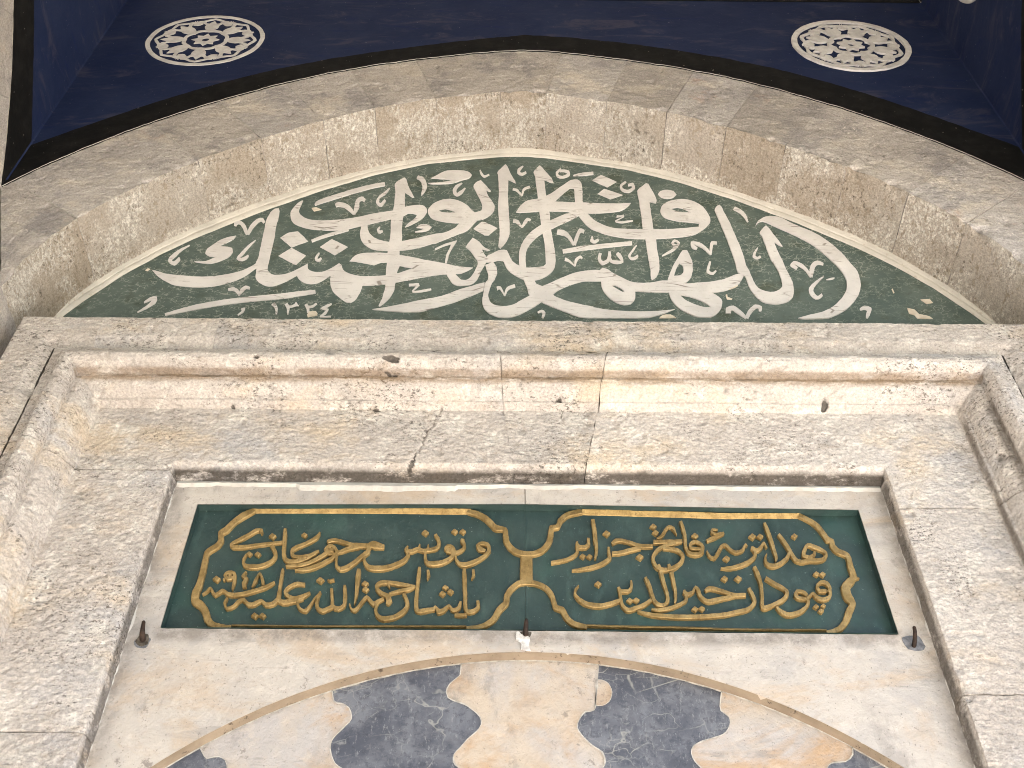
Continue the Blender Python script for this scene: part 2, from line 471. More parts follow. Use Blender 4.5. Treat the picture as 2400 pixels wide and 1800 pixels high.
def mat_blue():
    g = G('dark_blue_wall_paint', 0.75, spec=0.06)
    base = g.mix(g.step(g.noise(3.2, 5, .6), .36, .66), (.0088, .0148, .046), (.0138, .0210, .055))
    st = g.noise(5.5, 8, .70, 1.2, v=g.vec((.55, .55, 1.5), rot=(0, R(9), 0)))
    base = g.mix(g.mul(g.step(st, .51, .68), .6), base, (.046, .046, .068))
    base = g.mix(g.mul(g.step(g.noise(11, 6, .7, v=g.vec((.4, .4, 1.6), off=(5, 1, 2))), .56, .68), .7), base, (.007, .013, .058))
    base = g.mix(g.mul(g.step(g.noise(90, 3, .7), .70, .74), .5), base, (.25, .25, .30))
    return g.out(base, g.bump(g.noise(20, 7, .65), .006, .5))

def mat_black():
    g = G('black_border_paint', 0.85, spec=0.08)
    base = g.mix(g.step(g.noise(14, 6, .65), .4, .7), (.0045, .0045, .0048), (.010, .0095, .0095))
    base = g.mix(g.mul(g.step(g.noise(60, 4, .7), .69, .73), .6), base, (.32, .28, .24))
    return g.out(base, g.bump(g.noise(25, 6, .65), .005, .5))

def mat_simple(name, a, b, sc, rough=.9, metal=0.0, bumpd=.004, fine=60):
    g = G(name, rough, metal, .25)
    return g.out(g.mix(g.step(g.noise(sc, 6, .65), .35, .66), a, b), g.bump(g.noise(fine, 6, .65), bumpd, .6))

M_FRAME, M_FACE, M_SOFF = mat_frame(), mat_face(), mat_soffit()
M_WHITE = mat_white_plaster()
M_RIM = mat_white_plaster('cream_rim_plaster', (.62, .58, .53))
M_GREEN, M_LET, M_PANEL, M_GOLD = mat_green_tympanum(), mat_letter_white(), mat_green_panel(), mat_gold()
M_SLAB = mat_marble('pale_marble', (.40, .36, .32), (.33, .305, .285), (.37, .285, .205), .75)
M_CREAM = mat_marble('honey_marble', (.385, .32, .255), (.34, .315, .30), (.335, .225, .135), .95)
M_DARK = mat_dark_marble()
M_BLUE, M_BLACK = mat_blue(), mat_black()
M_STUC = mat_simple('white_stucco', (.54, .52, .51), (.41, .39, .385), 22)
M_IRON = mat_simple('rusty_black_iron', (.018, .012, .010), (.045, .028, .02), 60, .75, .3)
M_LEAD = mat_simple('grey_lead_plug', (.10, .10, .11), (.20, .20, .21), 50, .6, .2)
M_GROUT = mat_simple('pale_grout', (.44, .41, .37), (.27, .25, .225), 60)
M_HOLE = mat_simple('hole_shade', (.035, .028, .022), (.12, .10, .08), 60, .95)  # dark colour standing for the shade inside the hook holes
M_WALL = mat_simple('pale_wall_stone', (.46, .42, .36), (.38, .35, .31), 6, bumpd=.01)
M_PAVE = mat_simple('sunlit_stone_paving', (.565, .525, .48), (.49, .455, .415), 3, bumpd=.006)
M_LAWN = mat_simple('garden_lawn', (.06, .06, .035), (.075, .07, .045), 2, bumpd=.03)
M_DOME = mat_simple('cream_vault_plaster', (.66, .61, .53), (.58, .53, .46), 3)
def mat_ochre():
    g = G('ochre_stained_edge', .8, spec=.2)
    base = g.mix(g.step(g.noise(8, 6, .66), .36, .64), (.165, .128, .092), (.225, .178, .13))
    base = g.mix(g.mul(g.step(g.noise(38, 6, .78), .59, .64), .9), base, (.05, .035, .025))
    return g.out(base, g.bump(g.noise(60, 6, .7), .004, .6))
M_OCHRE = mat_ochre()
M_CHIP = mat_simple('bare_plaster', (.66, .59, .50), (.55, .47, .38), 40)
TYMPANUM = {
 ('painted_letter','P'): [
  ([-6568,23914,-6388,23840,-6240,23780,-5920,23731,-5581,23713,-5258,23775,-5010,23882,-4836,24036,-4766,24136,-4719,23991,-4754,23955,-4857,23780,-5025,23606,-5263,23468,-5515,23404,-5780,23405,-6057,23457,-6213,23556,-6379,23691],[]),
  ([-4733,25913,-4662,25928,-4633,25834,-4609,25555,-4609,25295,-4577,24888,-4568,24542,-4554,24253,-4549,24063,-4529,23923,-4476,23831,-4386,23775,-4267,23788,-4128,23853,-3998,23971,-3858,24126,-3833,23973,-3743,23893,-3579,23877,-3432,23990,-3309,24145,-3262,24098,-3210,23947,-3089,23832,-2920,23766,-2852,23754,-2829,23478,-2829,23415,-2852,23259,-2909,23061,-2979,22985,-3046,23005,-3149,23102,-3273,23254,-3342,23386,-3391,23565,-3411,23770,-3496,23654,-3602,23551,-3717,23515,-3828,23548,-3936,23648,-3994,23762,-4154,23584,-4309,23469,-4422,23434,-4538,23488,-4633,23578,-4700,23690,-4731,23944,-4778,24131,-4760,24298,-4775,24539,-4797,24986,-4825,25474,-4818,25605,-4792,25792],[]),
  ([-3132,24206,-3044,24399,-2927,24461,-2722,24483,-2472,24467,-2262,24417,-2023,24353,-1812,24272,-1603,24215,-1423,24158,-1309,24112,-1105,24061,-941,24045,-1033,23941,-1149,23865,-1272,23856,-1395,23889,-1655,23932,-1971,24002,-2248,24083,-2474,24179,-2570,24178,-2684,24094,-2825,24139,-3022,24195],[]),
  ([-3089,23832,-2921,23772,-2718,23758,-2453,23794,-2244,23862,-1971,24005,-1658,23983,-1397,23898,-1394,23838,-1580,23806,-1844,23722,-2105,23632,-2261,23580,-2455,23521,-2652,23491,-2829,23478,-2958,23503],[]),
  ([-977,24987,-869,24871,-752,24674,-650,24590,-681,24572,-799,24617,-754,24467,-711,24359,-727,24156,-790,23967,-838,23758,-888,23621,-979,23529,-1137,23500,-1258,23526,-1316,23627,-1392,23831,-1395,23889,-1246,23868,-1202,23776,-1131,23679,-1057,23664,-985,23734,-923,23896,-857,24178,-924,24368,-1013,24572,-1096,24682],[]),
  ([-2386,27080,-2343,27023,-2268,26721,-2137,26356,-2166,26342,-2327,26521,-2296,26024,-2296,25648,-2291,25308,-2257,24877,-2273,24556,-2238,24124,-2259,23890,-2262,23592,-2265,23557,-2273,23333,-2328,23134,-2417,22960,-2476,22894,-2494,22920,-2457,23111,-2431,23398,-2436,23532,-2453,23795,-2469,24192,-2483,24431,-2483,24824,-2482,25050,-2512,25566,-2499,25912,-2513,26518,-2541,26860],[]),
  ([-4243,26200,-4257,26049,-4269,25832,-4213,25700,-4079,25569,-3899,25519,-3685,25523,-3403,25566,-3125,25649,-2849,25773,-2496,25885,-2288,26010,-2074,26081,-1956,26069,-1884,25975,-1861,25841,-1915,25654,-2006,25521,-2126,25388,-2234,25309,-2224,25361,-2135,25519,-2071,25625,-2042,25731,-2126,25784,-2212,25782,-2305,25674,-2500,25592,-2816,25444,-3089,25323,-3292,25230,-3570,25187,-3929,25221,-4155,25307,-4317,25435,-4403,25670,-4410,25857,-4343,26089,-4265,26200],[]),
  ([-3041,25336,-3042,25118,-3000,24892,-2897,24707,-2731,24574,-2479,24541,-2245,24556,-1974,24633,-1704,24773,-1648,24788,-1446,24940,-1242,25095,-1077,25225,-909,25564,-1200,25482,-1321,25298,-1499,25142,-1653,25100,-1996,24956,-2255,24852,-2476,24824,-2679,24896,-2834,25045,-2908,25222,-2931,25377],[]),
  ([-1847,25843,-1821,26005,-1728,26170,-1572,26283,-1408,26299,-1244,26219,-1106,26070,-1028,25922,-960,25829,-839,25898,-828,26047,-862,26238,-910,26404,-976,26628,-1018,26770,-955,26944,-881,27003,-803,26860,-674,26604,-707,26584,-775,26631,-718,26407,-641,26214,-594,26050,-613,25861,-689,25713,-802,25605,-916,25564,-1186,25469,-1473,25491,-1692,25566,-1784,25657],[[-1653,25899,-1525,25950,-1406,25903,-1312,25824,-1489,25816,-1607,25846]]),
  ([-403,27620,-356,27515,-293,27247,-201,26955,-198,26898,-337,27026,-342,26581,-330,26027,-313,25626,-304,25236,-324,25006,-392,24780,-467,24644,-502,24692,-492,24979,-488,25233,-508,25623,-528,26024,-520,26578,-543,27155,-556,27317,-494,27453],[]),
  ([284,27585,336,27496,410,27317,512,27083,538,26923,493,26923,367,27037,376,26734,393,26424,441,25876,449,25584,457,25298,490,24867,515,24499,510,24187,469,23987,357,23811,221,23706,20,23665,-141,23759,-275,23895,-358,24057,-400,24222,-428,24262,-524,24256,-605,24219,-721,24206,-717,24361,-610,24483,-459,24595,-348,24584,-306,24439,-250,24248,-141,24119,-5,24050,158,24064,295,24090,337,24161,341,24376,333,24741,317,24990,298,25167,275,25503,252,25874,230,26421,198,26875,186,27166,158,27313,213,27464],[]),
  ([-184,25854,-126,26030,-52,26168,36,26265,229,26338,393,26438,515,26566,716,26825,889,27030,1011,27061,1068,26975,1097,26774,1083,26212,1285,26193,1492,26182,1786,26186,2001,26209,1924,26071,1767,25920,1473,25856,1181,25836,978,25857,761,25886,441,25898,237,25881,-111,25841],[[551,26232,660,26428,848,26713,937,26714,940,26210,742,26221]]),
  ([1152,25830,1257,25619,1448,25425,1655,25325,2010,25304,2365,25302,2651,25313,2941,25356,3189,25399,3217,25516,3035,25553,2824,25589,2644,25666,2554,25770,2540,25958,2605,26149,2752,26289,2981,26361,3167,26309,3337,26133,3420,25863,3443,25651,3394,25493,3263,25309,3102,25153,2909,25075,2621,25020,2337,24991,2055,24987,1776,25013,1500,25105,1294,25230,1158,25356,1053,25563,989,25748,992,25828],[[2731,26015,2874,26058,3013,25992,3095,25885,2929,25896,2804,25948]]),
  ([2350,26933,2393,26905,2425,26762,2477,26508,2500,26285,2478,26202,2358,26255,2353,25955,2351,25609,2348,25270,2363,24966,2353,24643,2358,24401,2351,24186,2324,23974,2253,23788,2179,23718,2160,23764,2177,23995,2171,24231,2168,24665,2173,24963,2149,25268,2160,25738,2161,26280,2158,26644,2247,26788],[]),
  ([-60,23700,140,23669,166,23567,258,23501,349,23368,439,23292,464,23226,670,23086,927,22982,1119,22930,1042,22929,1298,22858,1554,22818,1941,22806,2332,22839,2492,22877,2299,22764,2123,22678,1927,22633,1541,22624,1156,22624,912,22631,659,22764,405,22932,244,23048,57,23231,5,23453],[]),
  ([-726,24120,-591,24205,-534,24064,-514,23878,-556,23694,-613,23534,-654,23266,-637,23091,-557,22962,-400,22917,-232,22966,-88,23098,63,23242,258,23490,352,23552,556,23709,831,23896,1105,23981,1282,23991,1282,23984,1341,24059,1420,24021,1533,23883,1660,23769,1799,23657,1930,23618,2144,23627,2418,23695,2716,23608,2946,23634,3219,23676,3430,23747,3651,23883,3778,23918,3784,23844,3680,23625,3603,23557,3453,23436,3245,23368,2912,23346,2436,23347,2252,23355,1988,23363,1857,23372,1854,23255,1824,23123,1750,23014,1644,22987,1530,23033,1420,23151,1326,23336,1290,23514,1289,23659,1078,23665,955,23646,751,23541,575,23415,452,23281,384,23148,244,23048,119,22907,-50,22755,-218,22637,-371,22604,-526,22640,-656,22748,-724,22874,-757,23089,-739,23265,-726,23533,-676,23669,-665,23807,-710,24015],[[1458,23539,1524,23540,1599,23474,1678,23363,1644,23347,1544,23439]]),
  ([-2590,22803,-2306,22886,-2054,22975,-1800,23071,-1544,23155,-1389,23223,-1172,23370,-977,23473,-727,23600,-748,23353,-877,23259,-1032,23151,-1286,22992,-1540,22870,-1716,22776,-1805,22750,-2101,22746,-2426,22778],[]),
  ([2810,24626,2886,24627,2912,24493,2938,24301,2927,24088,2888,23878,2822,23716,2717,23612,2608,23595,2425,23631,2467,23780,2526,23966,2603,24178,2692,24370,2766,24540],[[2702,24215,2752,24168,2758,24039,2738,23922,2662,23840,2566,23827,2629,24037]]),
  ([2426,23373,2445,23175,2494,23024,2582,22874,2687,22769,2830,22676,2995,22658,3117,22701,3242,22862,3304,23034,3303,23164,3232,23273,3112,23367,2783,23378],[[2613,23276,2766,23234,2914,23148,3042,23020,3102,22935,2992,22933,2844,23007,2689,23135]]),
  ([3679,26165,3712,26084,3729,25895,3746,25810,3784,25572,3824,25159,3863,24758,3881,24417,3878,24179,3910,23991,3928,23761,3962,23557,4024,23446,4121,23391,4238,23382,4343,23450,4406,23540,4427,23699,4424,23905,4391,24186,4357,24304,4339,24520,4329,24790,4320,24989,4313,25115,4294,25217,4384,25372,4448,25456,4484,25374,4534,25169,4603,24918,4633,24769,4583,24806,4505,24917,4513,24645,4544,24354,4561,24141,4591,23862,4607,23656,4585,23431,4538,23253,4459,23142,4327,23065,4192,23041,4041,23072,3950,23158,3883,23310,3835,23510,3820,23668,3808,23851,3707,23942,3694,24367,3674,24707,3657,24980,3641,25161,3606,25522,3584,25785,3565,25973,3609,26082],[]),
  ([4251,25435,4301,25566,4374,25660,4491,25754,4639,25775,4774,25718,4894,25588,5052,25434,5237,25282,5408,25080,5562,24807,5671,24539,5744,24252,5805,24040,5801,23786,5764,23558,5688,23356,5540,23113,5379,22917,5159,22744,4974,22658,4584,22636,4510,22652,4707,22738,4944,22826,5158,22978,5349,23198,5477,23420,5542,23623,5555,23828,5516,24083,5430,24319,5311,24607,5156,24876,4960,25099,4804,25250,4583,25453,4486,25556,4394,25607,4313,25553],[]),
 ],
 ('painted_letter','S'): [
  [976,25931,1007,25758,730,25783,777,25553,431,25544,489,25311,174,25296,253,25088,5,25013,106,24861,-101,24702,15,24622,-133,24376,-16,24364,-124,24020,-8,24032],
 ],
 ('letter_dot','P'): [
  ([2546,26537,2602,26650,2742,26709,2864,26654,2903,26528,2824,26415,2708,26371,2595,26425],[]),
  ([-4473,24933,-4350,25100,-4181,25153,-3951,24828,-4097,24727,-4228,24626,-4341,24773],[]),
  ([-4415,24361,-4219,24614,-3928,24375,-4056,24088,-4116,24122],[]),
  ([-3710,24646,-3535,24909,-3211,24653,-3415,24394],[]),
  ([-972,25277,-829,25513,-757,25501,-532,25309,-691,25064,-761,25076],[]),
  ([1299,27033,1492,27242,1780,26982,1586,26778],[]),
  ([1386,26533,1523,26719,1867,26498,1619,26341],[]),
 ],
 ('vowel_mark','S'): [
  [-5343,25299,-5388,25320,-5336,25353,-5402,25448,-5300,25371,-5305,25484,-5231,25274,-5188,25350,-5112,25012,-5068,25053],
  [-5054,25013,-5106,25052,-5023,25226,-5094,25299,-4956,25428,-5012,25540,-4907,25469,-4904,25580,-4869,25407,-4838,25461],
  [-6068,24679,-6056,24658,-6199,24550,-6162,24490,-6308,24366,-6239,24284,-6332,24170,-6270,24192,-6191,24041,-6223,24158,-6128,24180,-6186,24234,-6145,24271,-6174,24286],
  [-4912,24855,-4900,24837,-5019,24660,-4980,24609,-5096,24445,-5043,24383,-5137,24253,-5084,24285,-5025,24187,-5047,24282,-4946,24275,-4988,24339,-4938,24352,-4964,24382],
  [-5097,23302,-5113,23369,-5012,23299,-5017,23397,-4953,23251,-4920,23314,-4893,23158,-4882,23166],
  [-4879,23165,-4899,23181,-4840,23273,-4897,23337,-4801,23363,-4828,23450,-4742,23342,-4742,23406],
  [-6480,22670,-6491,22688,-6345,22802,-6380,22855,-6246,22948,-6321,23012,-6273,23110,-6311,23024,-6372,23097,-6336,23014,-6452,22960,-6436,22932],
  [-4800,22618,-4810,22635,-4724,22706,-4755,22739,-4722,22821,-4746,22772,-4782,22795,-4768,22755],
  [-3588,25981,-3621,26082,-3538,25999,-3564,26148,-3436,25965,-3422,26104,-3350,25871,-3309,25983,-3233,25719,-3210,25763],
  [-3200,25727,-3243,25755,-3153,25961,-3242,26005,-3165,26163,-3234,26241,-3128,26217,-3142,26355,-3079,26171,-3058,26265],
  [-2647,26687,-2628,26658,-2728,26519,-2693,26456,-2818,26367,-2785,26325,-2846,26135,-2794,26170,-2737,26011,-2756,26132,-2662,26209,-2699,26265],
  [-2139,27047,-2119,27152,-2061,26952,-2003,27074,-2009,26773,-1921,26792,-2007,26604,-1942,26562,-2015,26420,-2001,26408],
  [-2706,25314,-2686,25292,-2744,25213,-2701,25212,-2691,25088,-2683,25185,-2627,25151,-2641,25199],
  [-3707,24461,-3688,24441,-3750,24343,-3708,24317,-3741,24223,-3708,24270,-3654,24184,-3679,24263,-3630,24280,-3655,24310],
  [-2026,23476,-2031,23532,-1854,23484,-1860,23551],
  [-1872,23541,-1841,23494,-1914,23442,-1893,23412,-1960,23306,-1937,23325,-1840,23295,-1846,23339,-1633,23370,-1639,23402],
  [-917,27392,-897,27411,-882,27211,-847,27265,-812,27107,-807,27194,-713,27198,-726,27253],
  [-1247,26914,-1233,26878,-1364,26803,-1316,26727,-1415,26589,-1341,26599,-1334,26407,-1322,26529,-1235,26488,-1278,26590,-1165,26696,-1182,26726],
  [-56,27582,-40,27548,-152,27455,-98,27401,-159,27262,-107,27326,-62,27199,-66,27302,22,27286,2,27366],
  [694,27492,715,27450,602,27333,646,27308,616,27151,656,27224,726,27094,725,27196,869,27209,816,27262,854,27397,809,27311,733,27442,733,27352,682,27394,690,27338],
  [-257,26647,-248,26716,-182,26604,-159,26677,-85,26425,-63,26464],
  [-60,26436,-88,26453,-19,26643,-53,26699,86,26734,68,26811],
  [-244,25496,-238,25600,-184,25483,-154,25588,-87,25325,-66,25359],
  [-61,25325,-91,25359,11,25494,-34,25556,38,25573,27,25662,75,25548,90,25609],
  [560,25121,576,25273,648,25088,685,25258,737,25026,788,25119,846,24752,882,24794],
  [894,24761,848,24786,952,25004,894,25045,1006,25194,986,25314,1051,25150,1079,25258],
  [1196,25068,1217,25064,1164,24900,1222,24955,1246,24828,1247,24928,1324,24923,1304,24985],
  [671,24276,694,24365,753,24237,773,24287,848,24100,858,24118],
  [866,24115,840,24126,907,24288,869,24335,958,24360,962,24432,983,24330,1002,24367],
  [-503,23375,-519,23472,-467,23410,-450,23483,-385,23217,-369,23234],
  [-365,23217,-389,23234,-310,23397,-342,23454,-191,23464,-210,23548],
  [185,22738,178,22779,242,22755,252,22827,260,22727,310,22750,239,22622,275,22602],
  [1953,27007,1970,26963,1840,26853,1881,26825,1844,26663,1888,26730,1980,26578,1980,26676,2122,26741,2067,26773,2093,26937,2057,26834,1996,26891,1998,26820],
  [1829,25793,1830,25753,1695,25705,1698,25758,1818,25729,1836,25738,1657,25568,1686,25577,1782,25508,1786,25561,1989,25575,1989,25606],
  [2648,24812,2626,24853,2696,24902,2697,24964,2744,24852,2787,24866,2707,24796,2705,24722,2656,24859,2632,24806],
  [2703,24811,2739,24733,2613,24652,2631,24593,2423,24458,2427,24441],
  [3087,24710,3058,24646,3045,24788,2979,24714,3027,24828,2995,24897,3101,24775,3137,24879,3193,24666,3238,24743,3283,24484,3319,24536],
  [3318,24509,3284,24512,3364,24723,3311,24738,3388,24828,3364,24907,3455,24832,3465,24906],
  [1302,24516,1348,24499,1268,24328,1322,24348,1331,24156,1354,24259,1451,24233,1419,24303,1506,24375,1448,24402,1518,24555,1470,24561],
  [1452,24361,1501,24416,1500,24228,1534,24310,1608,24193,1615,24300,1718,24249,1673,24294,1697,24472,1634,24407,1647,24568,1601,24503],
  [1989,24797,2004,24775,1885,24605,1911,24571,1817,24437,1859,24447,1871,24317,1889,24399,1981,24371,1951,24443,2004,24469,1981,24491],
  [3251,24302,3281,24285,3185,24109,3230,24097,3164,23934,3214,23992,3266,23889,3266,23968,3338,23994,3324,24029],
  [3917,25999,3968,26121,4014,25898,4073,26008,4075,25758,4138,25829,4117,25570,4146,25594],
  [4176,24744,4186,24732,4079,24576,4115,24555,4044,24417,4098,24471,4124,24373,4131,24445,4188,24432,4179,24484],
  [4790,24131,4751,24062,4749,24207,4663,24173,4750,24229,4748,24318,4808,24163,4860,24268,4890,24042,4942,24108,4945,23823,4986,23864],
  [4992,23842,4952,23845,5057,24038,4984,24069,5114,24171,5074,24268,5166,24220,5184,24339,5249,24199,5274,24268],
  [5190,23880,5196,23859,5016,23712,5039,23657,4855,23489,4930,23470,4862,23261,4932,23343,4955,23187,4971,23286,5061,23295,5047,23357],
  [5217,23758,5219,23776,5301,23763,5307,23819,5369,23803,5371,23826],
  [3418,22785,3327,22784,3417,22846,3358,22937,3454,22861,3487,22988,3526,22757,3588,22859,3633,22627,3665,22676],
  [3678,22630,3633,22673,3764,22797,3719,22867,3855,22920,3855,23024,3897,22908,3959,22974,3891,22834,3930,22834],
  [5605,22885,5603,22934,5677,22910,5699,23018,5712,22885,5801,22958,5685,22807,5741,22781,5646,22686,5673,22668],
 ],
 ('vowel_bar','S'): [
  [-6004,22591,-6027,22652,-5503,22777,-5546,22903,-4894,22950,-4931,23090,-4137,23090,-4170,23231,-3898,23158,-3928,23289,-3596,23244,-3617,23343],
  [-3991,26029,-4012,26076,-3891,26101,-3938,26226,-3554,26317,-3596,26464,-3210,26532,-3248,26682,-2930,26684,-2959,26823,-2730,26765,-2753,26892],
  [-3876,24794,-3901,24864,-3710,24915,-3737,24998,-3477,25056,-3500,25142,-3255,25180,-3267,25229],
  [941,27192,940,27222,1111,27203,1109,27305,1342,27250,1342,27354],
  [652,24507,645,24616,1001,24597,997,24731,1438,24695,1438,24818,1917,24792,1919,24903],
 ],
 ('vowel_mark','P'): [
  ([-5858,24152,-5664,24166,-5559,24251,-5487,24300,-5628,24322,-5728,24405,-5718,24551,-5646,24674,-5540,24837,-5418,24927,-5288,24979,-5311,24878,-5412,24752,-5528,24639,-5371,24617,-5274,24581,-5244,24460,-5284,24315,-5397,24194,-5555,24101,-5735,24118],[]),
  ([-1853,27061,-1724,27195,-1593,27331,-1411,27363,-1227,27351,-1118,27294,-1061,27191,-1111,27073,-1244,26998,-1391,26894,-1584,26848,-1855,26843,-1902,26872,-1588,26920,-1411,27004,-1593,27027],[]),
  ([-2020,25299,-1955,25391,-1841,25406,-1743,25316,-1801,25213,-1911,25160,-2038,25153,-1929,25211,-1862,25276,-1948,25288],[]),
  ([-1638,24615,-1466,24765,-1254,24880,-1322,24669,-1369,24497,-1409,24184,-1444,24184,-1422,24448,-1376,24643,-1361,24767,-1504,24691,-1636,24578],[]),
 ],
 ('date_digit','S'): [
  [-4294,22908,-4254,22976,-4226,22820,-4183,22851,-4179,22644,-4154,22647],
  [-4072,22919,-4031,22958,-4026,22823,-3978,22841,-3990,22653,-3971,22651],
  [-4023,22842,-4033,22906,-3942,22844,-3960,22906,-3857,22922,-3909,22959,-3889,22997,-3907,22991],
  [-3880,22888,-3879,22950,-3831,22888,-3831,22908],
  [-3741,22923,-3701,22962,-3696,22824,-3650,22848,-3671,22706,-3627,22712],
  [-3676,22852,-3683,22905,-3591,22849,-3612,22910,-3530,22945,-3555,22988],
  [-3296,22978,-3280,22940,-3383,22916,-3354,22849,-3455,22823,-3398,22834,-3367,22781,-3323,22814,-3390,22715,-3350,22667,-3439,22596,-3406,22617,-3254,22588,-3259,22630],
 ],
 ('plaster_chip','P'): [
  ([-3660,22656,-3634,22741,-3532,22753,-3485,22690,-3497,22637,-3638,22587],[]),
  ([-4045,25944,-3961,25972,-3856,25892,-3986,25831],[]),
  ([3394,23297,3423,23320,3424,23232,3496,23189,3479,23162,3402,23170],[]),
  ([3373,23531,3493,23623,3615,23640,3651,23568,3495,23454,3392,23475],[]),
  ([6283,23498,6302,23509,6307,23398,6284,23386],[]),
  ([6413,22964,6519,22923,6563,22796,6726,22734,6760,22672,6505,22677,6479,22773,6400,22815],[]),
  ([6701,23206,6861,23217,6887,23122,6773,23090],[]),
  ([2197,22637,2268,22711,2399,22734,2486,22641],[]),
  ([-6662,23883,-6629,23941,-6583,23919,-6622,23860],[]),
 ],
}
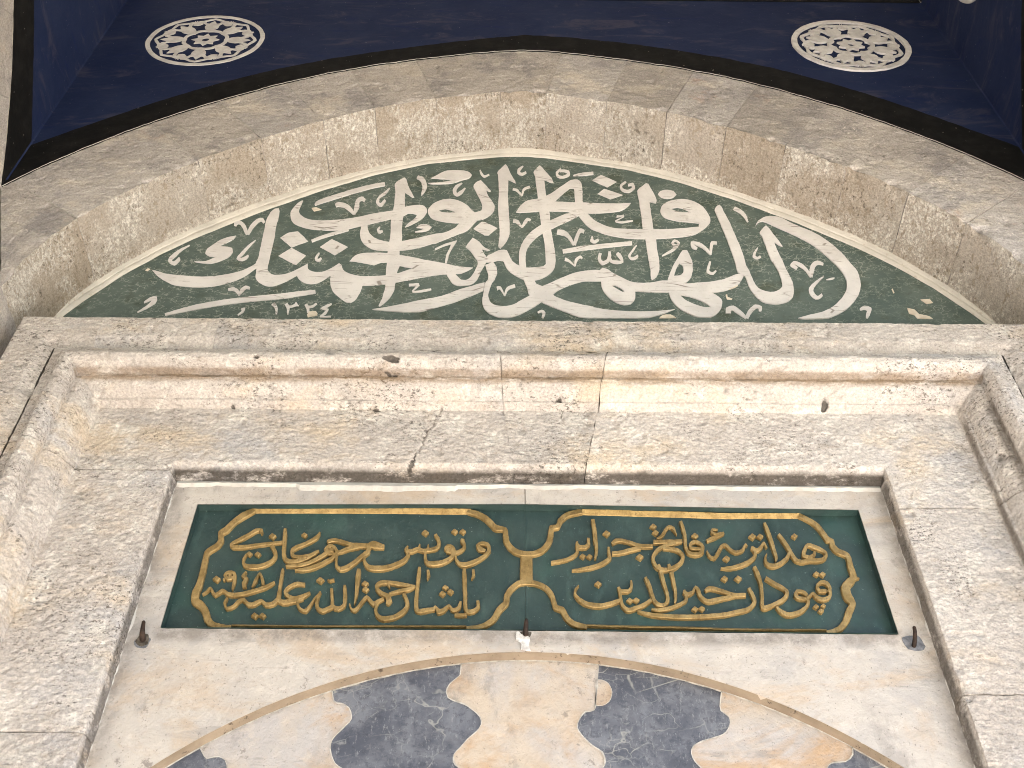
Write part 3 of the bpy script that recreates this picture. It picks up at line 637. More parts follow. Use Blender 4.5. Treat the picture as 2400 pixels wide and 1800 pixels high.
GILT = {
 ('border_top_bar','S'): [
  [-3769,18238,-3782,18309,-3422,18242,-3435,18319,-2897,18245,-2907,18321,-1739,18250,-1744,18326,-1212,18245,-1216,18322,-791,18248,-793,18319],
  [723,18254,728,18330,1282,18241,1290,18320,1459,18233,1467,18309,1984,18221,1994,18303,2612,18202,2624,18279,2908,18208,2919,18279,3435,18216,3447,18282,3688,18219,3700,18284],
 ],
 ('cartouche_border','S'): [
  [-3776,18308,-3730,18226,-3904,18224,-3841,18124,-4017,18087,-3952,18008,-4097,17953,-4025,17864,-4160,17882,-4074,17825,-4140,17747,-4056,17718,-4154,17672,-4085,17605,-4218,17611,-4157,17532,-4272,17530,-4197,17480,-4270,17373,-4188,17351,-4266,17182,-4180,17157,-4267,16999,-4177,16964,-4291,16845,-4187,16822,-4260,16691,-4170,16758,-4163,16618,-4105,16712,-4092,16532,-4014,16585,-4035,16410,-3964,16472,-3926,16315,-3905,16405,-3791,16292,-3800,16372,-3685,16297,-3696,16362],
  [-844,18239,-827,18327,-691,18173,-661,18269,-583,18081,-533,18167,-471,17936,-431,18038,-354,17918,-299,17989,-353,17858,-277,17872,-342,17738,-266,17776,-270,17600,-213,17675,-165,17510,-135,17607,-40,17485,-36,17583,94,17501,74,17595,211,17575,162,17655,296,17713,224,17759,329,17860,249,17882,335,17956,279,18033,402,17968,359,18050,455,18088,396,18153,549,18187,518,18281,732,18247,719,18343],
  [-118,17546,42,17548,-123,17299,45,17301,-128,17058,47,17060],
  [-45,17106,-36,17025,-153,17086,-126,17006,-266,16976,-211,16915,-323,16863,-250,16830,-336,16749,-264,16702,-383,16699,-323,16630,-434,16620,-367,16565,-476,16516,-418,16456,-548,16439,-515,16367,-652,16390,-638,16321,-790,16367,-785,16313],
  [-45,17025,-36,17106,69,17006,88,17090,175,16952,216,17022,242,16854,302,16899,276,16729,341,16757,298,16638,354,16704,376,16597,430,16675,427,16488,487,16548,521,16386,558,16463,700,16331,720,16404],
  [3672,18213,3716,18290,3772,18138,3818,18212,3859,18042,3922,18115,3919,17898,3988,17958,3959,17777,4027,17863,4002,17762,4075,17825,3991,17688,4073,17737,4052,17576,4115,17664,4143,17528,4205,17609,4159,17494,4237,17539,4147,17359,4235,17387,4149,17213,4238,17201,4093,17159,4174,17077,3992,17033,4111,17002,3987,16839,4109,16900,4036,16755,4129,16765,3977,16673,4060,16630,3914,16533,3983,16484,3837,16427,3873,16354,3745,16368,3748,16296,3661,16344,3655,16291],
  [4149,17111,4184,17240,4205,17137,4226,17207,4257,17160,4261,17172],
 ],
 ('border_bottom_bar','S'): [
  [-3684,16295,-3694,16346,-2629,16289,-2636,16343,-1773,16297,-1778,16351,-786,16309,-788,16358],
  [707,16334,711,16388,1306,16310,1312,16374,1971,16303,1979,16363,2615,16283,2625,16344,3662,16291,3673,16344],
 ],
 ('gilt_letter','S'): [
  [-570,17598,-582,17551,-628,17641,-668,17573,-652,17658,-708,17674,-625,17673,-635,17740,-576,17659,-540,17716,-559,17609,-502,17607,-583,17535,-546,17496,-677,17452,-650,17394,-791,17395,-774,17319,-876,17381,-888,17305,-928,17410,-961,17378,-964,17515,-986,17507],
  [-908,17783,-860,17773,-920,17731,-855,17744,-883,17668,-836,17674,-889,17622,-855,17587,-950,17577,-933,17525,-997,17567,-985,17507],
  [-1026,17586,-1040,17541,-1075,17613,-1128,17591,-1069,17626,-1088,17685,-1036,17605,-996,17654,-1030,17541,-963,17534,-1039,17481,-998,17436,-1138,17416,-1113,17343,-1238,17395,-1231,17311,-1313,17395,-1339,17334,-1340,17436,-1380,17422,-1353,17547,-1382,17547],
  [-1095,17542,-1076,17636,-1033,17517,-1013,17610],
  [-1273,17839,-1233,17872,-1242,17774,-1195,17802,-1217,17699,-1169,17690,-1245,17642,-1213,17586,-1335,17617,-1324,17556,-1400,17603,-1399,17542,-1476,17632,-1470,17565,-1562,17592,-1561,17524,-1599,17607,-1652,17587,-1595,17644,-1612,17657],
  [-1342,17680,-1328,17679,-1359,17602,-1312,17597],
  [-1455,17681,-1440,17676,-1481,17606,-1434,17591],
  [-1646,17574,-1583,17593,-1616,17499,-1569,17485,-1661,17428,-1621,17372,-1750,17371,-1722,17299,-1872,17323,-1852,17241,-1983,17313,-1978,17224,-2079,17328,-2107,17257,-2132,17392,-2174,17372,-2158,17500,-2182,17498],
  [-1912,17670,-1916,17597,-1993,17708,-2001,17599,-2068,17741,-2053,17604,-2138,17689,-2081,17615,-2152,17604,-2096,17580,-2156,17561,-2101,17517,-2222,17488,-2181,17431,-2311,17384,-2271,17326,-2389,17312,-2356,17242,-2447,17286,-2451,17216,-2488,17314,-2522,17289,-2505,17391,-2538,17392,-2510,17494,-2539,17498],
  [-2656,17680,-2686,17706,-2641,17688,-2678,17752,-2567,17707,-2573,17775,-2466,17675,-2460,17741,-2358,17636,-2355,17703,-2251,17614,-2255,17700,-2138,17615,-2143,17689],
  [-2261,17673,-2241,17601,-2380,17635,-2359,17570,-2485,17575,-2465,17523,-2551,17545,-2535,17499],
  [-2500,17541,-2545,17504,-2562,17638,-2587,17590,-2648,17670,-2630,17610,-2708,17587,-2656,17573,-2666,17494,-2642,17548,-2560,17478,-2563,17539],
  [-2547,17543,-2508,17501,-2599,17454,-2565,17406,-2698,17382,-2650,17346,-2699,17378,-2648,17337,-2799,17319,-2771,17252,-2918,17272,-2899,17208,-3038,17228,-3034,17211],
  [-2650,17537,-2651,17610,-2577,17525,-2579,17598],
  [-2623,17611,-2580,17537,-2685,17551,-2646,17490,-2745,17483,-2710,17427,-2841,17403,-2815,17348,-2978,17339,-2960,17281,-3170,17303,-3163,17274],
  [-2810,17887,-2791,17874,-2846,17821,-2805,17777,-2940,17731,-2910,17676,-3052,17664,-3023,17608,-3144,17586,-3094,17552,-3123,17457,-3088,17497,-3028,17418,-3033,17485,-2900,17434,-2923,17498,-2765,17545,-2779,17573],
  [-2819,17541,-2796,17498,-2951,17460,-2921,17393,-3067,17409,-3051,17338,-3151,17419,-3172,17352,-3189,17474,-3240,17452,-3215,17633,-3268,17635,-3230,17806,-3288,17810,-3252,17936,-3296,17939],
  [-3562,17832,-3581,17832,-3569,17925,-3598,17875,-3668,17930,-3644,17869,-3779,17831,-3746,17776,-3887,17748,-3853,17694,-3966,17660,-3912,17647,-3917,17584,-3904,17644,-3771,17581,-3787,17649,-3574,17623,-3588,17678,-3406,17654,-3418,17703,-3267,17676,-3278,17725],
  [-3426,17614,-3383,17651,-3374,17529,-3323,17551,-3352,17459,-3304,17439,-3397,17385,-3359,17330,-3510,17327,-3485,17257,-3620,17316,-3611,17239,-3686,17329,-3714,17276,-3716,17378,-3754,17381,-3702,17477,-3725,17491],
  [-675,16756,-635,16760,-671,16673,-624,16651,-711,16632,-687,16571,-773,16618,-798,16560,-781,16655,-833,16641,-791,16831,-846,16828,-800,17016,-860,17013,-812,17204,-872,17202,-826,17279,-863,17279],
  [-938,16518,-938,16562,-869,16507,-871,16562,-782,16517,-786,16566],
  [-889,16748,-858,16740,-905,16674,-865,16645,-939,16644,-924,16579,-970,16647,-991,16599,-1016,16699,-1018,16654,-1091,16639,-1062,16581,-1133,16628,-1152,16544,-1186,16679,-1184,16623,-1215,16645,-1190,16597,-1285,16638,-1274,16578,-1366,16625,-1364,16554,-1392,16632,-1437,16582,-1404,16704,-1458,16701,-1409,16883,-1459,16887,-1406,17068,-1457,17074,-1401,17219,-1453,17226,-1408,17291,-1445,17295],
  [-1618,16847,-1579,16871,-1577,16742,-1525,16757,-1570,16665,-1518,16642,-1624,16586,-1584,16529,-1724,16520,-1703,16452,-1832,16510,-1842,16436,-1890,16547,-1929,16515,-1916,16635,-1953,16641,-1898,16716,-1919,16728],
  [-1460,16992,-1460,16969,-1589,17029,-1591,16972,-1689,17053,-1691,16984,-1791,17065,-1789,17007,-1911,17068,-1887,17002,-1980,16989,-1926,16969,-1946,16884,-1906,16926,-1875,16824,-1851,16888,-1824,16792,-1777,16848,-1816,16751,-1734,16744,-1811,16697,-1777,16677],
  [-1464,16982,-1454,16955,-1543,16961,-1527,16906,-1687,16920,-1673,16870,-1789,16867,-1778,16835],
  [-1824,16997,-1791,17013,-1796,16951,-1780,16960],
  [-1857,16806,-1835,16761,-1933,16759,-1906,16710,-1965,16734,-1965,16661,-2004,16779,-2035,16735,-2066,16834,-2060,16777,-2123,16761,-2088,16728,-2162,16676,-2128,16644,-2196,16626,-2177,16573,-2228,16626,-2245,16596,-2262,16698,-2278,16691],
  [-2233,17257,-2186,17250,-2243,17156,-2173,17147,-2233,16992,-2178,16986,-2220,16844,-2178,16838,-2210,16684,-2201,16682],
  [-2381,16987,-2345,16987,-2381,16912,-2327,16914,-2360,16792,-2310,16789,-2356,16686,-2315,16654,-2407,16655,-2397,16588,-2455,16676,-2493,16637,-2480,16791,-2521,16787,-2504,16937,-2545,16935],
  [-2483,16684,-2455,16629,-2559,16636,-2532,16580,-2595,16617,-2589,16551,-2637,16641,-2672,16598,-2663,16702,-2708,16703,-2655,16806,-2687,16818,-2650,16881,-2673,16890],
  [-2666,16885,-2643,16862,-2727,16785,-2703,16765,-2774,16679,-2742,16653,-2814,16608,-2794,16556,-2865,16624,-2885,16586,-2904,16694,-2938,16683,-2918,16761,-2946,16761],
  [-2875,17018,-2872,16972,-2981,17035,-2966,16978,-3082,16979,-3048,16933,-3130,16885,-3074,16878,-3075,16782,-3047,16834,-2963,16736,-2973,16809,-2834,16794,-2863,16851,-2783,16857,-2801,16886],
  [-2868,16796,-2854,16752,-2994,16775,-2970,16698,-3112,16749,-3116,16673,-3144,16774,-3197,16743,-3159,16890,-3206,16896,-3165,17050,-3212,17058,-3172,17199,-3214,17212,-3175,17238,-3203,17249],
  [-3202,16784,-3158,16733,-3252,16716,-3220,16655,-3319,16705,-3323,16641,-3392,16760,-3388,16704,-3472,16715,-3445,16651,-3531,16702,-3537,16639,-3604,16772,-3608,16713,-3674,16750,-3650,16710,-3726,16664,-3700,16626,-3790,16629,-3797,16588,-3821,16691,-3857,16692,-3808,16769,-3835,16784],
  [-3273,17043,-3255,17013,-3373,16979,-3346,16927,-3507,16917,-3484,16863,-3644,16870,-3623,16809,-3779,16851,-3773,16789,-3846,16878,-3856,16821,-3913,16914,-3901,16857,-3984,16846,-3979,16790,-4017,16890,-4046,16855,-4069,16944,-4064,16899,-4111,16885,-4089,16858,-4154,16829,-4143,16815],
  [839,18133,892,18145,847,17967,909,17978,852,17764,914,17774,866,17609,913,17608,847,17454,875,17448],
  [771,17810,814,17807,761,17707,802,17668,708,17684,708,17610,660,17697,615,17649,652,17742,618,17737],
  [608,17657,656,17662,614,17576,653,17557,558,17513,581,17462,441,17453,451,17401,281,17410,287,17363],
  [1034,17655,1068,17658,1027,17560,1074,17567,1031,17484,1078,17460,977,17436,1004,17376,879,17372,893,17310,740,17324,746,17266,550,17269,552,17245],
  [1111,17698,1090,17736,1163,17736,1148,17807,1243,17741,1253,17803,1338,17707,1359,17772,1449,17650,1465,17724,1637,17645,1645,17719],
  [1471,17690,1479,17618,1324,17642,1332,17570,1201,17598,1205,17532,1090,17581,1090,17521],
  [1654,17719,1661,17794,1778,17720,1784,17795,1934,17731,1939,17800,2037,17742,2042,17805],
  [2027,17778,2029,17742,1855,17731,1861,17678,1744,17688,1759,17639,1656,17602,1689,17564,1599,17479,1645,17476,1619,17342,1665,17380,1682,17264,1710,17330,1784,17250,1786,17321,1899,17290,1879,17359,1996,17383,1960,17423,2045,17496,1993,17493,2016,17595,1978,17551,1931,17655,1912,17596,1773,17662,1767,17625],
  [1676,17364,1709,17372,1668,17291,1724,17304],
  [1798,17362,1840,17376,1799,17289,1854,17308],
  [1709,17794,1699,17827,1782,17831,1757,17872,1847,17943,1818,17980,1891,17998,1890,18049,1927,17969,1962,18011,1967,17876,1981,17885],
  [2036,18114,2080,18132,2048,17982,2101,18001,2059,17836,2108,17846,2051,17672,2099,17688,2079,17548,2119,17600,2183,17505,2191,17579,2290,17551,2254,17600,2323,17677,2275,17661,2278,17761,2245,17709,2204,17789,2201,17733,2124,17734,2159,17708,2121,17635,2157,17673,2192,17614,2205,17669,2284,17604,2294,17653],
  [2542,17984,2536,17953,2459,17992,2476,17957,2437,17906,2473,17934,2515,17868,2522,17918,2575,17896,2571,17932],
  [2370,17757,2360,17809,2488,17811,2474,17880,2620,17898,2611,17944],
  [2335,17596,2358,17610,2352,17507,2383,17542,2424,17456,2422,17515,2502,17548,2467,17582,2564,17662,2539,17708,2598,17681,2616,17742,2631,17621,2667,17670,2714,17556,2729,17617,2829,17597,2808,17645,2872,17684,2875,17745,2878,17675,2902,17701],
  [3161,17673,3133,17654,3131,17775,3118,17713,3070,17710,3100,17670,3022,17659,3024,17587,2984,17676,2937,17621,2972,17690,2939,17674],
  [2951,17606,3009,17613,2951,17540,2993,17520,2880,17467,2904,17409,2744,17393,2752,17325,2613,17349,2611,17289,2492,17323,2489,17300],
  [3171,18096,3210,18116,3178,17975,3237,18003,3197,17786,3256,17811,3211,17615,3264,17635,3224,17493,3267,17494,3220,17443,3232,17439],
  [3325,17882,3370,17921,3370,17752,3425,17795,3409,17634,3465,17673,3433,17541,3488,17581,3471,17441,3517,17499,3548,17396,3568,17468,3669,17420,3679,17498,3804,17424,3808,17496,3903,17478,3867,17522,3934,17589,3890,17568,3880,17665,3846,17611,3787,17726,3755,17655,3696,17745,3703,17687,3617,17641,3666,17617,3586,17516,3641,17557,3680,17475,3689,17547,3769,17534,3738,17569,3783,17602,3755,17606],
  [3411,17592,3454,17556,3359,17504,3390,17460,3261,17422,3274,17358,3171,17395,3151,17318,3120,17420,3076,17382,3114,17490,3082,17494,3137,17554,3121,17562],
  [3821,16929,3795,16953,3866,16991,3820,16990,3837,17104,3797,17051,3750,17123,3753,17068,3666,17030,3710,17022,3682,16923,3723,16982,3785,16924,3797,16982],
  [3812,16973,3859,16983,3809,16909,3851,16899,3778,16868,3797,16817,3705,16851,3683,16784,3656,16890,3615,16841,3617,16940,3604,16888,3547,16884,3566,16845,3515,16847,3528,16821],
  [3549,16899,3511,16855,3496,16964,3469,16911,3406,16970,3423,16917,3354,16863,3410,16887,3418,16801,3448,16865,3499,16801,3539,16842,3493,16750,3533,16735,3416,16673,3437,16619,3300,16620,3298,16550,3216,16619,3188,16550,3153,16665,3117,16621,3116,16703,3093,16679],
  [3029,17130,3065,17186,3140,17028,3178,17089,3234,16961,3276,17008,3251,16910,3311,16912,3200,16837,3228,16788,3088,16769,3100,16708,2971,16715,2943,16639,2958,16737,2903,16713,2976,16861,2930,16857,2994,17051,2943,17038,2986,17221,2925,17194,2955,17353,2909,17329],
  [2785,16980,2830,17006,2812,16847,2868,16869,2814,16770,2864,16751,2741,16692,2760,16635,2587,16647,2589,16582,2389,16598,2387,16532,2098,16571,2092,16506,1810,16569,1801,16503,1526,16593,1513,16533,1354,16628,1346,16601],
  [2245,16925,2231,16964,2299,16951,2297,17025,2392,16931,2415,16998,2503,16886,2527,16946,2598,16843,2617,16917,2750,16847,2760,16916],
  [2605,16901,2607,16835,2472,16860,2474,16800,2351,16835,2352,16762,2253,16812,2231,16746,2194,16871,2150,16832,2170,16980,2124,16944,2121,17024,2122,16973,2071,16942,2095,16906,2023,16921,2017,16853,1996,16929,1951,16893,1992,16954,1964,16954],
  [1961,16874,2016,16874,1961,16802,1997,16775,1888,16750,1901,16705,1758,16693,1765,16639,1624,16660,1622,16610,1528,16654,1525,16626],
  [1813,17240,1869,17255,1822,17089,1878,17103,1835,16931,1881,16938,1830,16814,1870,16810,1821,16741,1834,16737],
  [1674,17250,1730,17268,1696,17060,1751,17080,1724,16903,1770,16914,1721,16785,1765,16763,1675,16737,1682,16678,1629,16754,1595,16696,1593,16812,1547,16782,1573,16942,1523,16921,1551,17070,1498,17041,1512,17162,1473,17137],
  [1529,16819,1552,16774,1446,16750,1466,16697,1328,16694,1340,16631,1244,16667,1226,16596,1192,16713,1152,16681,1175,16799,1134,16787,1172,16936,1126,16920,1150,16993,1116,16974],
  [1296,17097,1323,17097,1283,16999,1320,16983,1249,16954,1265,16903,1161,16956,1157,16899],
  [1143,16808,1154,16754,1023,16764,1034,16699,899,16727,901,16661,856,16733,846,16655,728,16757,705,16689,640,16818,604,16772,594,16885,559,16874,601,16947,577,16960,635,17012,628,17019],
 ],
 ('short_mark','S'): [
  [-748,17259,-711,17263,-742,17183,-701,17175,-751,17106,-738,17099],
  [-1332,17240,-1295,17245,-1327,17175,-1281,17171,-1321,17093,-1307,17089],
  [-2596,17066,-2580,17091,-2547,17028,-2572,17067,-2547,17049,-2582,17071,-2501,17060,-2514,17099],
 ],
 ('date_digit','S'): [
  [-3819,17121,-3803,17075,-3873,17112,-3879,17046,-3896,17132,-3948,17138,-3874,17155,-3901,17217,-3830,17148,-3801,17199,-3814,17098,-3768,17099,-3803,17004,-3760,16993,-3794,16902,-3780,16897],
  [-3871,17100,-3885,17171,-3831,17101,-3845,17171],
  [-3913,17089,-3904,17043,-3937,17083,-3930,17048],
  [-3671,17203,-3649,17186,-3713,17119,-3660,17130,-3666,17079,-3615,17096,-3689,17018,-3623,17006,-3658,16932,-3606,16944],
  [-3533,16941,-3547,16949,-3492,17037,-3537,17065,-3477,17135,-3484,17194,-3449,17056,-3407,17072,-3423,16973,-3383,16981],
 ],
 ('letter_dot','P'): [
  ([-1049,17910,-1004,17964,-949,17919,-988,17857],[]),
  ([-940,17911,-896,17965,-841,17920,-879,17859],[]),
  ([-1446,17885,-1398,17945,-1336,17895,-1377,17827],[]),
  ([-1123,16966,-1082,17015,-1029,16975,-1065,16919],[]),
  ([-1160,16867,-1116,16919,-1061,16876,-1099,16817],[]),
  ([-1059,16898,-1015,16950,-959,16908,-998,16849],[]),
  ([-2159,17018,-2116,17073,-2054,17027,-2091,16965],[]),
  ([-2144,16925,-2101,16980,-2040,16935,-2077,16873],[]),
  ([-3048,17828,-3011,17879,-2955,17837,-2985,17779],[]),
  ([-3722,17495,-3688,17544,-3632,17504,-3660,17448],[]),
  ([-3613,17489,-3577,17542,-3517,17498,-3547,17439],[]),
  ([-3482,17803,-3439,17866,-3368,17814,-3404,17743],[]),
  ([-2746,17068,-2700,17129,-2631,17079,-2669,17010],[]),
  ([-3482,16502,-3441,16557,-3376,16512,-3409,16450],[]),
  ([-3383,16503,-3344,16555,-3282,16512,-3314,16453],[]),
  ([-4079,17074,-4037,17135,-3965,17085,-3999,17016],[]),
  ([654,17499,699,17548,747,17508,706,17452],[]),
  ([745,17493,791,17543,838,17502,797,17446],[]),
  ([980,17896,1038,17959,1097,17907,1045,17835],[]),
  ([825,17040,878,17096,931,17050,885,16987],[]),
  ([1393,17492,1451,17553,1507,17503,1455,17434],[]),
  ([1623,18025,1678,18084,1730,18036,1680,17970],[]),
  ([1644,17916,1699,17974,1750,17926,1701,17861],[]),
  ([2164,17866,2223,17927,2276,17877,2222,17809],[]),
  ([2533,17477,2592,17536,2643,17488,2589,17422],[]),
  ([2930,17860,2994,17924,3047,17872,2988,17800],[]),
  ([3039,17862,3097,17919,3145,17872,3091,17807],[]),
  ([2462,17143,2520,17200,2570,17153,2517,17090],[]),
  ([2634,17145,2695,17204,2747,17155,2691,17089],[]),
  ([2025,16654,2077,16705,2124,16663,2077,16606],[]),
  ([2113,16661,2165,16712,2212,16670,2165,16613],[]),
  ([1215,16779,1265,16831,1315,16788,1269,16730],[]),
  ([1298,16786,1349,16837,1398,16795,1353,16737],[]),
  ([3503,17873,3560,17928,3605,17883,3552,17821],[]),
  ([3670,17231,3725,17282,3768,17240,3717,17183],[]),
  ([3749,17226,3804,17277,3847,17235,3795,17177],[]),
  ([3562,16705,3613,16751,3652,16713,3606,16662],[]),
  ([3663,16718,3708,16758,3742,16725,3701,16680],[]),
  ([3612,16640,3663,16685,3702,16648,3655,16597],[]),
 ],
}

# ------------------------------------------------------------------ ground
def ground():
    n = 24; vs = []; fs = []
    S = 600.0
    tag(mesh('ground', *flat_quad(-S, S, -S, S, -.06), M_LAWN), kind='structure')
    # raised stone forecourt round the porch, with a kerb edge
    tag(mesh('pavement', *box_geo(-2.9, 6.0, -4.7, 1.5, -.2, 0.0), M_PAVE), kind='structure')
def flat_quad(x0, x1, y0, y1, z=0.0):
    return [(x0, y0, z), (x1, y0, z), (x1, y1, z), (x0, y1, z)], [(0, 1, 2, 3)]
ground()

# ------------------------------------------------------------------ arch curves (height over distance from the centre)
def table(t):
    def f(a):
        a = abs(a)
        for (x0, z0), (x1, z1) in zip(t, t[1:]):
            if a <= x1: 
                k = (a - x0) / (x1 - x0)
                return z0 + (z1 - z0) * k
        (x0, z0), (x1, z1) = t[-2], t[-1]
        return z1 + (z1 - z0) / (x1 - x0) * (a - x1)
    return f
INTR = table([(0, 5.642), (.1, 5.632), (.2, 5.603), (.4, 5.552), (.6, 5.467), (.8, 5.35), (1.0, 5.21), (1.1, 5.128), (1.2, 5.038), (1.3, 4.935), (1.4, 4.808), (1.48, 4.69), (1.54, 4.57), (1.58, 4.44), (1.60, 4.30), (1.605, 4.1)])
EXTR = table([(0, 6.005), (.1, 5.995), (.2, 5.975), (.4, 5.924), (.6, 5.86), (.8, 5.775), (1.0, 5.662), (1.2, 5.522), (1.3, 5.441), (1.4, 5.353), (1.5, 5.257), (1.6, 5.150), (1.7, 5.03), (1.8, 4.89)])
BLKO = table([(0, 6.155), (.2, 6.12), (.4, 6.068), (.6, 6.006), (.8, 5.93), (1.0, 5.834), (1.2, 5.709), (1.3, 5.636), (1.4, 5.556), (1.5, 5.469), (1.6, 5.378), (1.7, 5.285), (1.8, 5.19)])
FILO = table([(0, 5.642), (.1, 5.636), (.2, 5.615), (.4, 5.565), (.6, 5.478), (.8, 5.366), (1.0, 5.230), (1.2, 5.062), (1.3, 4.955), (1.4, 4.838), (1.5, 4.69), (1.56, 4.58), (1.60, 4.48), (1.64, 4.3)])
GREO = table([(0, 5.588), (.1, 5.580), (.2, 5.556), (.4, 5.507), (.6, 5.415), (.8, 5.288), (1.0, 5.138), (1.2, 4.965), (1.3, 4.86), (1.4, 4.733), (1.5, 4.57), (1.54, 4.49), (1.6, 4.35)])
def tilt(a, k=0.018): return -k * math.tanh(a / 0.35)       # the arch sits very slightly lower on its right
def rough(a, amp=0.004, fr=30.0, s=0.0): return amp * noise.noise(Vector((a * fr, s, 1.3))) + amp * .7 * noise.noise(Vector((a * fr * 3.1, s + 5, 2.3)))

WALL_TOP = 6.533
HALF = 1.80
def lin(a, b, n): return [a + (b - a) * i / n for i in range(n + 1)]

# plane maps for the four inner faces of the porch bay: (along, depth outwards, z) -> world
def map_back(a, d, z): return (a, d, z)
def map_left(a, d, z): return (-HALF - d, -HALF + a, z)
def map_right(a, d, z): return (HALF + d, -HALF - a, z)
def map_front(a, d, z): return (-a, -2 * HALF - d, z)

def strip(mp, fa, fb, d, xs):
    vs, fs = [], []
    for x in xs:
        vs.append(mp(x, d, fa(x))); vs.append(mp(x, d, fb(x)))
    for i in range(len(xs) - 1):
        fs.append((2 * i, 2 * i + 2, 2 * i + 3, 2 * i + 1))
    return vs, fs

def lunette(t, mp, thick, tl):
    xs = lin(-HALF, HALF, 360)
    bo = lambda x: BLKO(x) + tl * .022 * math.tanh(x / .4) + rough(x, .004, 22, 4)
    bi = lambda x: EXTR(x) + rough(x, .004, 26, 9)
    top = lambda x: WALL_TOP
    # painted plaster skin, 6 mm proud of the stone, with a real edge at the arch
    def xx(x): return max(-HALF + .002, min(HALF - .002, x))
    xs2 = [xx(x) for x in xs]
    vs, fs = strip(mp, bo, top, -.006, xs2)
    mesh('blue_plaster', vs, fs, M_BLUE, t)
    a = strip(mp, bi, bo, -.006, xs2)
    b = []
    e = ([mp(x, d, bi(x)) for x in xs2 for d in (-.006, .01)], [(2 * i, 2 * i + 1, 2 * i + 3, 2 * i + 2) for i in range(len(xs2) - 1)])
    mesh('black_border', *join([a, e]), M_BLACK, t)
    # broken white lime edge where the paint meets the arch stones
    vs, fs, ww = [], [], []
    for i, x in enumerate(xs2):
        w = .0014 + .006 * max(0, -.15 + noise.noise(Vector((x * 18, 3.3, 0)))) + .003 * noise.noise(Vector((x * 70, 1, 0)))
        w = max(.0005, w); ww.append(w)
        vs += [mp(x, -.0066, bi(x) + .0006), mp(x, -.0072, bi(x) - w * .5), mp(x, -.0056, bi(x) - w)]
    for i in range(len(xs2) - 1):
        for j in range(2):
            k = 3 * i + j; fs.append((k, k + 1, k + 4, k + 3))
    if mp is map_back: mesh('lime_edge', vs, fs, M_WHITE, t)
    # black line below the vault and the moulded ledge over it
    vs, fs = box_like(mp, -HALF + .012, HALF - .012, -.010, .0, WALL_TOP, WALL_TOP + .11)
    mesh('black_cornice_line', vs, fs, M_BLACK, t)
    vs, fs = box_like(mp, -HALF - .0, HALF, -.05, .0, WALL_TOP + .112, WALL_TOP + .17)
    mesh('ledge', vs, fs, M_DOME, t)
    # masonry core behind
    loop = [(-HALF, WALL_TOP + .6)] + [(x, EXTR(x) - .004) for x in lin(-HALF, HALF, 60)] + [(HALF, WALL_TOP + .6)]
    v, f = flat_poly([loop], 0.0, thick)
    mesh('masonry_core', [mp(p[0], p[1], p[2]) for p in v], f, M_WALL, t)

def box_like(mp, a0, a1, d0, d1, z0, z1):
    v, f = box_geo(a0, a1, d0, d1, z0, z1)
    return [mp(*p) for p in v], f

